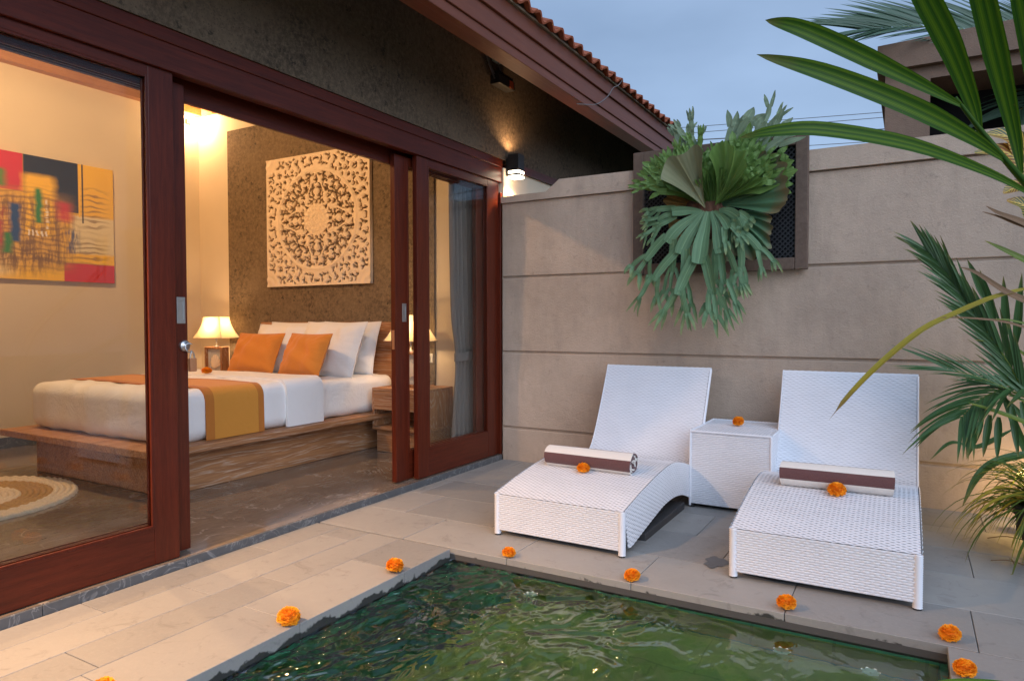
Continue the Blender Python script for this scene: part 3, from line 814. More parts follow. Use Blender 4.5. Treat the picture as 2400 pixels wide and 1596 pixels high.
def drape(y0, y1, x0, x1, zb, zt, r, th=.008, sag=0.0, ny=10):
    pth = [(x0, zb)] + [(x0 + r - r * math.cos(a), zt - r + r * math.sin(a)) for a in np.linspace(0, math.pi / 2, 8)] + [(x1 - r + r * math.sin(a), zt - r + r * math.cos(a)) for a in np.linspace(0, math.pi / 2, 8)] + [(x1, zb)]
    # densify
    q = []
    for (a, b), (c, d) in zip(pth, pth[1:]):
        L = math.hypot(c - a, d - b); k = max(1, int(L / .05))
        for i in range(k): q.append((a + (c - a) * i / k, b + (d - b) * i / k))
    q.append(pth[-1])
    m = MB(); cx, cz = (x0 + x1) / 2, zb
    rows = []; rows2 = []
    for y in np.linspace(y0, y1, ny):
        rows.append([[x + .0025 * math.sin(9 * x + 7 * y), y + .006 * math.sin(5 * x + 3 * z), z + (.003 * math.sin(7 * x + 4 * y) if z > zb + .1 else 0)] for x, z in q])
    rows = np.array(rows); inn = rows.copy()
    inn[..., 0] = cx + (inn[..., 0] - cx) * (1 - 2 * th / (x1 - x0)); inn[..., 2] -= np.where(inn[..., 2] > zb + .05, th, 0)
    m.grid(rows[:, ::-1]); m.grid(inn)
    for e in (0, -1):
        k = rows.shape[1]; s_ = list(map(list, rows[e])) + list(map(list, inn[e]))
        m.add(s_, [(i, i + 1, k + i + 1, k + i) for i in range(k - 1)], smooth=True)
    return m
fold = drape(-1.33, -.965, -2.778, -1.072, .3655, .724, .09, .02)
tag(fold.build('folded_sheet', M['linen']), 'white top sheet folded back in a band across the duvet', 'sheet')
rn = thing('bed_runner', 'ochre bed runner with darker borders laid across the white duvet', 'bed runner', (-1.92, -1.76, .7))
drape(-1.945, -1.585, -2.772, -1.077, .366, .714, .088).build('runner_cloth', M['runner'], rn)
drape(-2.01, -1.9455, -2.7723, -1.0767, .3658, .7145, .088, ny=4).build('border', M['runner_edge'], rn)
drape(-1.5845, -1.535, -2.7723, -1.0767, .3658, .7145, .088, ny=4).build('border', M['runner_edge'], rn)

def cushion(w, h, t, n=26, seed=0, puff=.55):
    rs = np.random.default_rng(seed); m = MB()
    u = np.linspace(-1, 1, n); U, V = np.meshgrid(u, u, indexing='ij')
    # edges bow inwards between sharp corners
    bow = 1 - .055 * (1 - V ** 2) * 1.0; bow2 = 1 - .055 * (1 - U ** 2)
    X = U * w / 2 * bow; Y = V * h / 2 * bow2
    T = t / 2 * np.clip((1 - np.abs(U) ** 2.6) * (1 - np.abs(V) ** 2.6), 0, 1) ** puff
    ph = rs.uniform(0, 6, 6)
    wr = .016 * np.sin(5 * U + 3 * V + ph[0]) * np.sin(4 * V - 2 * U + ph[1]) + .006 * np.sin(13 * U * V + 9 * U + ph[2])
    cr = .016 * np.sin(22 * np.arctan2(V, U) + ph[3]) * np.clip(np.hypot(U, V) - .55, 0, 1)
    k = np.clip(T / (t / 2), 0, 1)
    A = np.stack([X, Y, T + (wr + cr) * k], 2); B = np.stack([X, Y, -T + (wr * .5) * k], 2)
    m.grid(A.transpose(1, 0, 2)); m.grid(B)
    ed = [(-1 + 2 * i / 20) for i in range(21)]
    return m
def place(m, loc, rot):
    Mx = Matrix.Translation(loc) @ Matrix.Rotation(rot[2], 4, 'Z') @ Matrix.Rotation(rot[0], 4, 'X') @ Matrix.Rotation(rot[1], 4, 'Y')
    m.v = [tuple(Mx @ Vector(p)) for p in m.v]; return m
def pillow(name, mat, w, h, t, loc, tilt, yaw, roll, seed, label, cat, grp, piping=False):
    c = cushion(w, h, t, seed=seed); place(c, loc, (R(90 - tilt), 0, R(yaw)))
    if roll:
        pass
    o = tag(c.build(name, M[mat]), label, cat, grp)
    # seam cord around the edge
    s = []
    for i in range(81):
        q = 8 * i / 80
        if q < 2: U, V = -1 + q, -1
        elif q < 4: U, V = 1, -1 + (q - 2)
        elif q < 6: U, V = 1 - (q - 4), 1
        else: U, V = -1, 1 - (q - 6)
        s.append((U * w / 2 * (1 - .055 * (1 - V * V)), V * h / 2 * (1 - .055 * (1 - U * U)), 0))
    tb = MB().tube(s, .005, 6, cap=False); place(tb, loc, (R(90 - tilt), 0, R(yaw)))
    tb.build('seam', M[mat], o)
    return o
GW = 'white pillows leaning on the headboard'
pillow('pillow', 'linen', .72, .50, .20, (-2.24, -.19, .905), 16, 2, 0, 1, 'white pillow against the headboard beside the left bedside lamp', 'pillow', GW)
pillow('pillow', 'linen', .72, .50, .20, (-1.56, -.17, .905), 14, -2, 0, 2, 'white pillow against the headboard nearest the right nightstand', 'pillow', GW)
pillow('pillow', 'linen', .74, .50, .20, (-2.17, -.40, .895), 24, 4, 0, 3, 'white pillow directly behind the left orange cushion', 'pillow', GW)
pillow('pillow', 'linen', .76, .52, .21, (-1.545, -.42, .905), 22, -3, 0, 4, 'white pillow directly behind the right orange cushion', 'pillow', GW)
GO = 'orange velvet cushions on the bed'
pillow('cushion', 'orange', .53, .38, .17, (-2.20, -.67, .872), 26, 6, 0, 5, 'orange velvet cushion on the bed nearer the left bedside lamp', 'cushion', GO)
pillow('cushion', 'orange', .53, .38, .17, (-1.53, -.72, .872), 24, -5, 0, 6, 'orange velvet cushion on the bed nearer the right nightstand', 'cushion', GO)

# ---- nightstands
def nightstand(label):
    t = thing('nightstand', label, 'nightstand', (0, 0, 0), 'washed teak nightstands beside the bed')
    w, d = .27, .215
    MB().box(-w + .025, -d + .03, 0, w - .025, d, .19).build('plinth', M['bedwood_x'], t, bevel=.003, local=True)
    MB().box(-w, -d, .1905, w, d, .215).build('shelf', M['bedwood_x'], t, bevel=.003, local=True)
    for s_ in (-1, 1): MB().box(s_ * w, -d, .2155, s_ * (w - .022), d, .5195).build('side_panel', M['bedwood_z'], t, bevel=.002, local=True)
    MB().box(-w + .0225, d - .015, .2155, w - .0225, d, .5195).build('back_panel', M['bedwood_x'], t, local=True)
    MB().box(-w, -d, .52, w, d, .545).build('top', M['bedwood_x'], t, bevel=.003, local=True)
    dr = MB().box(-w + .024, -d - .004, .362, w - .024, d - .06, .5175).build('drawer', M['bedwood_x'], t, bevel=.003, local=True)
    k = MB(); k.grid([[[r * math.cos(a), -d - .004 - y, .44 + r * math.sin(a)] for a in np.linspace(0, 2 * math.pi, 14, endpoint=False)] for y, r in ((0, .009), (.01, .008), (.014, .016), (.026, .016), (.03, .008), (.031, 0))], closed_v=True)
    k.build('knob', M['bedwood_z'], dr, local=True)
    return t
ns = nightstand('washed teak nightstand with one drawer beside the glass panel')
ns.location = (-.77, -.215, ZF)
n2 = copy_tree(ns); n2.location = (-3.36, -.235, ZF); n2['label'] = 'washed teak nightstand on the far side of the bed'

# ---- table lamps: flared shade over a shadow box base with a shell
def table_lamp(label):
    t = thing('table_lamp', label, 'lamp', (0, 0, 0), 'table lamps with shell boxes beside the bed')
    bs = MB(); w, d, h = .118, .05, .30
    bs.box(-w, -d, 0, -w + .022, d, h).box(w - .022, -d, 0, w, d, h).box(-w + .022, -d, 0, w - .022, d, .022).box(-w + .022, -d, h - .022, w - .022, d, h)
    bs.build('base_box', M['bedwood_z'], t, bevel=.002, local=True)
    MB().box(-w + .0225, -.01, .0225, w - .0225, .0, h - .0225).build('backing', M['white_plastic'], t, local=True)
    mt_ = MB(); e = .045
    mt_.box(-w + .0225, -.022, .0225, -w + e, -.0105, h - .0225).box(w - e, -.022, .0225, w - .0225, -.0105, h - .0225).box(-w + e, -.022, .0225, w - e, -.0105, e).box(-w + e, -.022, h - e, w - e, -.0105, h - .0225)
    mt_.build('mount', M['white_plastic'], t, bevel=.002, local=True)
    sh = []
    for r in np.linspace(0, 1, 10):
        sh.append([[.062 * r * math.sin(a) * (1.0), -.012 - .02 * math.sqrt(max(0, 1 - r * r * .9)) - .006 * math.cos(a * 13) * r, .075 + .145 * r * (math.cos(a) * .62 + .38) ] for a in np.linspace(-1.9, 1.9, 50)])
    MB().grid(sh).build('shell', M['carving'], t, local=True)
    st = MB(); st.grid([[[r * math.cos(a), r * math.sin(a), z] for a in np.linspace(0, 2 * math.pi, 12, endpoint=False)] for z, r in ((h, .03), (h + .01, .03), (h + .018, .009), (h + .06, .008), (h + .09, .014), (h + .12, .008), (h + .3, .005))], closed_v=True)
    st.build('stem', M['steel'], t, local=True)
    z0, z1 = h + .095, h + .315
    rows = []; N = 6
    for s_ in np.linspace(0, 1, 14):
        k = (1 - s_) ** 1.9
        wx, wy = .112 + .085 * k, .070 + .060 * k
        ring = []
        for q in range(4):
            c0 = [(-1, -1), (1, -1), (1, 1), (-1, 1)][q]; c1 = [(1, -1), (1, 1), (-1, 1), (-1, -1)][q]
            for i in range(10):
                f = i / 10; ring.append([(c0[0] + (c1[0] - c0[0]) * f) * wx, (c0[1] + (c1[1] - c0[1]) * f) * wy, z0 + (z1 - z0) * s_])
        rows.append(ring)
    o = MB().grid(rows, closed_v=True, smooth=False).build('shade', M['shade'], t, local=True)
    sm = MB(); rr = np.array(rows)
    for c in (0, 10, 20, 30): sm.tube(rr[:, c], .0035, 6)
    sm.tube(list(rr[0]) + [rr[0][0]], .003, 6); sm.tube(list(rr[-1]) + [rr[-1][0]], .003, 6)
    sm.build('shade_trim', M['cord_white'], o, local=True)
    bl = MB(); bl.grid([[[.028 * math.sin(b) * math.cos(a), .028 * math.sin(b) * math.sin(a), z0 + .12 + .034 * math.cos(b)] for a in np.linspace(0, 2 * math.pi, 12, endpoint=False)] for b in np.linspace(.01, math.pi - .01, 8)], closed_v=True)
    bl.build('bulb', M['bulb'], t, local=True)
    l = bpy.data.lights.new('bulb_light', 'POINT'); l.energy = 22; l.color = WARM; l.shadow_soft_size = .035
    lo = bpy.data.objects.new('bulb_light', l); COL.objects.link(lo); lo.parent = t; lo.location = (0, 0, z0 + .12)
    return t
tl = table_lamp('lit lamp with cream flared shade on the far side of the bed')
tl.location = (-3.38, -.20, ZF + .5455); tl.rotation_euler.z = R(8)
t2 = copy_tree(tl); t2.location = (-.80, -.20, ZF + .5455); t2.rotation_euler.z = R(-4)
t2['label'] = 'lit lamp with cream flared shade behind the sliding door edge'

# ---- wall socket
so = thing('wall_socket', 'cream wall socket beside the right bedside lamp', 'socket', (-.75, .0, .82))
MB().box(-.805, .0, .785, -.715, .0075, .865).build('plate', M['white_plastic'], so, bevel=.003)
dk = MB(); dk.grid([[[-.76 + r * math.cos(a), y, .825 + r * math.sin(a)] for a in np.linspace(0, 2 * math.pi, 16, endpoint=False)] for r, y in ((.024, -.001), (.020, -.001), (.019, .006), (0, .006))], closed_v=True)
dk.build('outlet', M['black_rubber'], so)

# ---- carved mandala panel
def carved_panel():
    N = 300; u = (np.arange(N) + .5) / N * 2 - 1
    X, Y = np.meshgrid(u, u, indexing='ij'); r = np.hypot(X, Y)
    hole = np.zeros((N, N), bool); hgt = np.zeros((N, N))
    rs = np.random.default_rng(11)
    def comma(cx, cy, R_, a0, sw, w):
        """curved tear shaped opening: arc about (cx,cy) that thins out"""
        nonlocal hole
        for k in range(28):
            f = k / 27; a = a0 + sw * f; px, py = cx + R_ * math.cos(a), cy + R_ * math.sin(a)
            ww = w * math.sin(math.pi * min(1, .12 + f * .9)) * (1 - .55 * f)
            hole |= (X - px) ** 2 + (Y - py) ** 2 < ww * ww
    def sym(cx, cy, R_, a0, sw, w):
        for rot in range(4):
            for mir in (1, -1):
                c, s_ = math.cos(rot * math.pi / 2), math.sin(rot * math.pi / 2)
                x, y, a, q = cx, cy * mir, a0 * mir, sw * mir
                comma(x * c - y * s_, x * s_ + y * c, R_, a + rot * math.pi / 2, q, w)
    # zone between rosette and ring
    for rad, n_, w in ((.275, 3, .020), (.335, 4, .021), (.395, 5, .022), (.455, 6, .022), (.515, 6, .022), (.575, 7, .022), (.635, 8, .022), (.69, 9, .021)):
        for k in range(n_):
            a = (k + .5) / n_ * math.pi / 4
            R_ = rs.uniform(.028, .048); j = rs.uniform(-.01, .01)
            sym((rad + j) * math.cos(a), (rad + j) * math.sin(a), R_, rs.uniform(0, 6.28), rs.choice([-1, 1]) * rs.uniform(1.8, 3.2), w * rs.uniform(.8, 1.1))
    for x, y, R_, a0, sw, w in ((.42, .03, .05, 1, 2.6, .026), (.62, .05, .06, .6, -2.4, .026), (.5, .17, .055, 2.2, 2.6, .028), (.58, .29, .05, .2, 2.6, .028), (.43, .36, .05, 3.6, -2.4, .028)):
        sym(x, y, R_, a0, sw, w)
    # corner fields: scrolls packed outside the ring
    spots = []
    for _ in range(4000):
        x, y = rs.uniform(.1, .95), rs.uniform(.0, .95)
        if y > x or math.hypot(x, y) < .815 or math.hypot(x - 1, y - 1) < .25 or x > .945: continue
        if all((x - a) ** 2 + (y - b) ** 2 >.060 ** 2 for a, b in spots): spots.append((x, y))
    for x, y in spots:
        sym(x, y, rs.uniform(.024, .034), rs.uniform(0, 6.28), rs.choice([-1, 1]) * rs.uniform(2.2, 3.4), rs.uniform(.017, .022))
    solid = np.zeros_like(hole)
    solid |= np.abs(r - .755) < .026                              # main ring
    solid |= r < .235                                              # rosette
    # pointed star lattice
    for rot in range(4):
        c, s_ = math.cos(rot * math.pi / 2), math.sin(rot * math.pi / 2)
        xr, yr = X * c + Y * s_, -X * s_ + Y * c
        d = np.abs(np.abs(yr) - (.72 - xr) * .48 * (1 + .35 * (xr - .3))); solid |= (d < .015) & (xr > .25) & (xr < .74)
    m_ = np.maximum(np.abs(X), np.abs(Y)); solid |= m_ > .975
    cc = np.hypot(np.abs(X) - 1, np.abs(Y) - 1); solid |= cc < .20
    hole &= ~solid
    a_ = np.arctan2(Y, X)
    f = (~hole).astype(float); b = f.copy()
    for _ in range(7): b = (b + np.roll(b, 1, 0) + np.roll(b, -1, 0) + np.roll(b, 1, 1) + np.roll(b, -1, 1)) / 5
    hgt = .020 * np.clip((b - .45) * 1.9, 0, 1) ** .7
    hgt += .006 * (np.abs(r - .755) < .026) * np.sqrt(np.clip(1 - ((r - .755) / .026) ** 2, 0, 1))
    hgt += (r < .235) * (.004 * np.cos(r * 75) + .004 * np.cos(a_ * 16) * (r > .12)) + .004 * (r < .1) * (np.sign(np.sin(X * 120)) * np.sign(np.sin(Y * 120)))
    hgt += .004 * np.cos(cc * 55) * (cc < .2)
    hgt += .002 * np.sin(a_ * 24 + r * 30) * (r < .72) * (r > .24)
    x0, x1, z0, z1, yb = -2.79, -1.405, 1.505, 2.79, .0075
    xe = np.linspace(x0, x1, N + 1); ze = np.linspace(z0, z1, N + 1)
    hv = np.zeros((N + 1, N + 1)); ct = np.zeros((N + 1, N + 1))
    for di in (0, 1):
        for dj in (0, 1):
            hv[di:N + di, dj:N + dj] += hgt * f; ct[di:N + di, dj:N + dj] += f
    hv = hv / np.maximum(ct, 1)
    front = np.stack([np.repeat(xe[:, None], N + 1, 1), yb - .018 - hv, np.repeat(ze[None, :], N + 1, 0)], 2).reshape(-1, 3)
    back = front.copy(); back[:, 1] = yb
    idx = np.arange((N + 1) ** 2).reshape(N + 1, N + 1); F = []; off = (N + 1) ** 2
    I, J = np.where(~hole)
    for i, j in zip(I, J): F.append((idx[i, j], idx[i + 1, j], idx[i + 1, j + 1], idx[i, j + 1]))
    nf = len(F)
    def side(a, b): F.append((a, b, b + off, a + off))
    H = np.ones((N + 2, N + 2), bool); H[1:-1, 1:-1] = hole
    for i, j in zip(I, J):
        if H[i, j + 1]: side(idx[i, j + 1], idx[i, j])
        if H[i + 2, j + 1]: side(idx[i + 1, j], idx[i + 1, j + 1])
        if H[i + 1, j]: side(idx[i, j], idx[i + 1, j])
        if H[i + 1, j + 2]: side(idx[i + 1, j + 1], idx[i, j + 1])
    me = bpy.data.meshes.new('carved_panel'); me.from_pydata(np.vstack([front, back]).tolist(), [], [tuple(int(q) for q in t_) for t_ in F])
    fl = np.zeros(len(F), bool); fl[:nf] = True; me.polygons.foreach_set('use_smooth', fl)
    me.materials.append(M['carving']); me.update()
    o = bpy.data.objects.new('carved_panel', me); COL.objects.link(o)
    tag(o, 'square pale wooden panel carved with a pierced mandala above the bed', 'wall panel')
carved_panel()

# ---- abstract painting on the back wall: canvas with painted blocks and strokes
def painting():
    t = NT('painted_canvas'); uv = t.map((1, 1, 1), "UV"); sp = t.nd("ShaderNodeSeparateXYZ")
    nz = t.nd("ShaderNodeTexNoise", Scale=16.0, Detail=4.0); t.lk(uv, nz.inputs["Vector"])
    off = t.nd("ShaderNodeVectorMath", operation='SCALE'); off.inputs[3].default_value = .03
    sb = t.nd("ShaderNodeVectorMath", operation='SUBTRACT'); t.lk(nz.outputs[1], sb.inputs[0]); sb.inputs[1].default_value = (.5, .5, .5)
    t.lk(sb.outputs[0], off.inputs[0])
    ad = t.nd("ShaderNodeVectorMath", operation='ADD'); t.lk(uv, ad.inputs[0]); t.lk(off.outputs[0], ad.inputs[1])
    t.lk(ad.outputs[0], sp.inputs[0]); X, Y = sp.outputs[0], sp.outputs[1]
    sp2 = t.nd("ShaderNodeSeparateXYZ"); t.lk(uv, sp2.inputs[0])
    def rect(c, x0, x1, y0, y1, col, soft=.004, op=1.0, clean=False, tex=None):
        a, b = (sp2.outputs[0], sp2.outputs[1]) if clean else (X, Y)
        def ss(v, e0, up_):
            x = t.nd("ShaderNodeMapRange"); t.lk(v, x.inputs[0]); x.inputs[1].default_value = e0 - soft; x.inputs[2].default_value = e0 + soft
            x.inputs[3].default_value = 0 if up_ else 1; x.inputs[4].default_value = 1 if up_ else 0; return x.outputs[0]
        f = t.math('MULTIPLY', t.math('MULTIPLY', ss(a, x0, 1), ss(a, x1, 0)), t.math('MULTIPLY', ss(b, y0, 1), ss(b, y1, 0)))
        if tex is not None: f = t.math('MULTIPLY', f, tex)
        return t.mix(t.math('MULTIPLY', f, op), c, col)
    str_v = t.ramp(t.noise(t.map((30, 3, 1), "UV"), 1.6, 5, .7), [(.44, 0), (.56, 1)])
    str_h = t.ramp(t.noise(t.map((4, 26, 1), "UV"), 1.6, 5, .7), [(.44, 0), (.56, 1)])
    w = t.nd("ShaderNodeTexWave", wave_type='RINGS', Scale=7.0, Distortion=9.0, Detail=2.0); t.lk(uv, w.inputs["Vector"])
    curl = t.ramp(w.outputs[1], [(.55, 0), (.75, 1)])
    YEL, CRE, RED, BLK, OCH, BRN = (.92, .56, .02), (.80, .70, .46), (.62, .028, .035), (.018, .016, .014), (.62, .36, .07), (.16, .08, .02)
    c = t.mix(0, YEL, YEL)
    c = rect(c, 0, .60, .70, 1.1, RED, .003, clean=True)
    c = rect(c, .60, .835, .58, 1.1, BLK, .003, clean=True)
    c = rect(c, .80, 1.1, .24, .56, CRE, .012)
    c = rect(c, .2, .72, .0, .32, YEL, .03)
    c = rect(c, .1, .55, .02, .3, CRE, .04, .8)
    c = rect(c, .765, 1.1, -.1, .155, RED, .003, clean=True)
    c = rect(c, .42, .78, .10, .70, OCH, .05, .7)
    c = rect(c, .60, .73, .36, .85, YEL, .02)
    c = rect(c, .40, .80, .12, .66, BRN, .05, .75, tex=str_v)
    c = rect(c, .46, .80, .10, .72, BRN, .06, .55, tex=curl)
    c = rect(c, .86, .95, .44, .80, BRN, .04, .65, tex=curl)
    c = rect(c, .82, .95, .14, .36, BRN, .04, .6, tex=curl)
    c = rect(c, .50, .70, .05, .25, BRN, .05, .7, tex=str_v)
    c = rect(c, .30, .52, .25, .55, (.45, .02, .02), .03, .9, tex=str_v)
    c = rect(c, .74, .80, .5, .66, RED, .02, .8)
    c = rect(c, .545, .585, .30, .60, (.02, .06, .22), .01)
    c = rect(c, .78, .83, .24, .44, (.02, .06, .22), .015, .85, tex=str_v)
    c = rect(c, .645, .675, .46, .74, (.04, .22, .03), .01)
    c = rect(c, .52, .55, .20, .36, (.04, .22, .03), .01)
    c = rect(c, .47, .53, .72, .86, (.12, .24, .02), .015)
    c = rect(c, .835, .842, .55, 1.1, YEL, .002, clean=True); c = rect(c, .85, .857, .5, 1.1, BLK, .002, clean=True)
    for i in range(5): c = rect(c, .615 + .018 * i, .622 + .018 * i, .355, .40, (.85, .82, .75), .003)
    c = rect(c, .69, .70, .42, .66, (.85, .8, .7), .004, tex=str_h)
    cn = t.noise(t.map((1, 1, 1), "UV"), 180, 2)
    mat = t.pbr(c, .55, t.bump(cn, .12, .003))
    y0, y1, z0, z1 = -2.95, -.955, 1.532, 2.645
    p = thing('painting', 'unframed abstract canvas of red, black and yellow blocks on the back wall', 'painting', (-3.93, -1.9, 1.53))
    MB().box(-3.9495, y0 + .003, z0 + .003, -3.912, y1 - .003, z1 - .003).build('stretcher', M['white_plastic'], p)
    c_ = MB(); c_.add([(-3.908, y0, z0), (-3.908, y1, z0), (-3.908, y1, z1), (-3.908, y0, z1)], [(0, 1, 2, 3)], [(0, 0), (1, 0), (1, 1), (0, 1)])
    e = [(-3.908, y0, z0), (-3.908, y1, z0), (-3.908, y1, z1), (-3.908, y0, z1)]; d = [(-3.94, y, z) for _, y, z in e]
    c_.add(e + d, [(1, 0, 4, 5), (2, 1, 5, 6), (3, 2, 6, 7), (0, 3, 7, 4)], [(.01, .01), (.99, .01), (.99, .99), (.01, .99)] * 2)
    c_.build('canvas', mat, p)
painting()

# ---- round braided rug
rug = thing('rug', 'round braided rug with tan and off-white rings at the foot of the bed', 'rug', (-2.14, -3.03, ZF))
NR = 20; RR = .675
for i in range(NR):
    rr = RR * (i + .6) / NR; wd = RR / NR
    f = rr / RR
    mat = 'cord_white' if f > .80 or .36 < f < .58 else 'cord'
    big = 1.2 if f > .80 else 1.0
    nseg = max(16, int(rr * 2 * math.pi / .012)); rows = []
    for k in range(nseg):
        a = 2 * math.pi * k / nseg; tw = math.sin(a * rr / .021 * 1.0)
        row = []
        for b in np.linspace(0, math.pi, 6):
            q = rr + math.cos(b) * wd * (.56 + .10 * math.sin(a * rr / .012)); z = .004 + math.sin(b) * .018 * big * (1 + .20 * math.sin(a * rr / .010 + b * 1.5))
            row.append([-2.14 + q * math.cos(a), -3.03 + q * math.sin(a), ZF + max(0, z - .004 if b in (0, math.pi) else z)])
        rows.append(row)
    MB().grid(rows, closed_u=True).build('braid', M[mat], rug)

# ---- lamps in the room: a bulb high on the back wall, and an unseen added pendant
def room_lamp(x, y, z, dx, dy, label, pw):
    t = thing('room_lamp', label, 'lamp', (x, y, z), 'bare bulbs high on the bedroom wall')
    MB().box(x - .02, y - .03, z - .03, x + .02, y + .03, z + .03).build('mount', M['white_plastic'], t, bevel=.005)
    c = Vector((x + dx * .08, y + dy * .08, z))
    MB().tube([(x + dx * .02, y + dy * .02, z), tuple(c - Vector((dx, dy, 0)) * .03)], .016, 12).build('holder', M['white_plastic'], t)
    b = MB(); b.grid([[[c.x + .032 * math.sin(q) * math.cos(a), c.y + .032 * math.sin(q) * math.sin(a), c.z + .032 * math.cos(q)] for a in np.linspace(0, 2 * math.pi, 12, endpoint=False)] for q in np.linspace(.01, math.pi - .01, 8)], closed_v=True)
    b.build('bulb', M['bulb'], t)
    lamp_point('bulb_light', c, pw, .035, t)
room_lamp(-3.935, -.10, 3.34, 1, -.05, 'bright bulb high in the corner beside the stone cladding', 170)
pl_ = thing('unseen_pendant', 'unseen added bulb under a small white dish over the foot of the bed', 'lamp', (-2.2, -2.45, 3.3))  # unseen lamp added to brighten the back wall and carved panel
MB().grid([[[-2.2 + r * math.cos(a), -2.45 + r * math.sin(a), z] for a in np.linspace(0, 2 * math.pi, 28, endpoint=False)] for r, z in ((.02, 3.40), (.05, 3.39), (.15, 3.35), (.15, 3.345), (.05, 3.38), (.0, 3.385))], closed_v=True).build('shade', M['white_plastic'], pl_)
MB().tube([(-2.2, -2.45, 3.40), (-2.2, -2.45, 4.38)], .005, 6).build('flex', M['black_rubber'], pl_)
bq = MB(); bq.grid([[[-2.2 + .035 * math.sin(q) * math.cos(a), -2.45 + .035 * math.sin(q) * math.sin(a), 3.31 + .04 * math.cos(q)] for a in np.linspace(0, 2 * math.pi, 12, endpoint=False)] for q in np.linspace(.01, math.pi - .01, 8)], closed_v=True)
bq.build('bulb', M['bulb'], pl_)
lamp_point('bulb_light', (-2.2, -2.45, 3.31), 300, .05, pl_)

# ================================================================ LOUNGERS, SIDE TABLE
def weave(m, S, nr, nc, amp=.0022, per=2):
    """ribbons over and under: S(i_row, u) -> (point, normal, across) sampled per row"""
    for i in range(nr):
        n_ = nc * per + 1
        rows = []
        us = np.linspace(0, 1, n_)
        P, Nn, A = S(i, us)                       # (n,3) each; A = half row height vector
        sgn = np.array([(1 if ((k + i * per // 1) // 1 + (i % 2)) % 2 == 0 else -1) for k in range(n_)])[:, None] if per == 1 else \
            (np.cos(np.pi * (np.arange(n_) / per + (i % 2))))[:, None]
        P = P + A * (.035 * np.sin(np.arange(n_) * rng.uniform(.1, .5) + rng.uniform(0, 6)))[:, None] + Nn * rng.normal(0, amp * .05, (n_, 1))
        sgn = sgn * rng.uniform(.75, 1.15)
        c = P + Nn * (amp * sgn)
        e0 = P - A * .94 + Nn * (amp * .6 * sgn - .0016); e1 = P + A * .94 + Nn * (amp * .6 * sgn - .0016)
        m.grid(np.stack([e0, c, e1], 0), uv=False)
LP = [(0, .226), (.12, .250), (.26, .276), (.5, .311), (.68, .327), (.80, .322), (.95, .296), (1.06, .266), (1.15, .250), (1.235, .268), (1.30, .335), (1.37, .45), (1.45, .60), (1.56, .822)]
BP = [(.055, .03), (.11, .028), (.20, .045), (.355, .075), (.57, .113), (.70, .123), (.81, .121), (.95, .10), (1.08, .058), (1.16, .03), (1.20, .028)]
LWID = .745
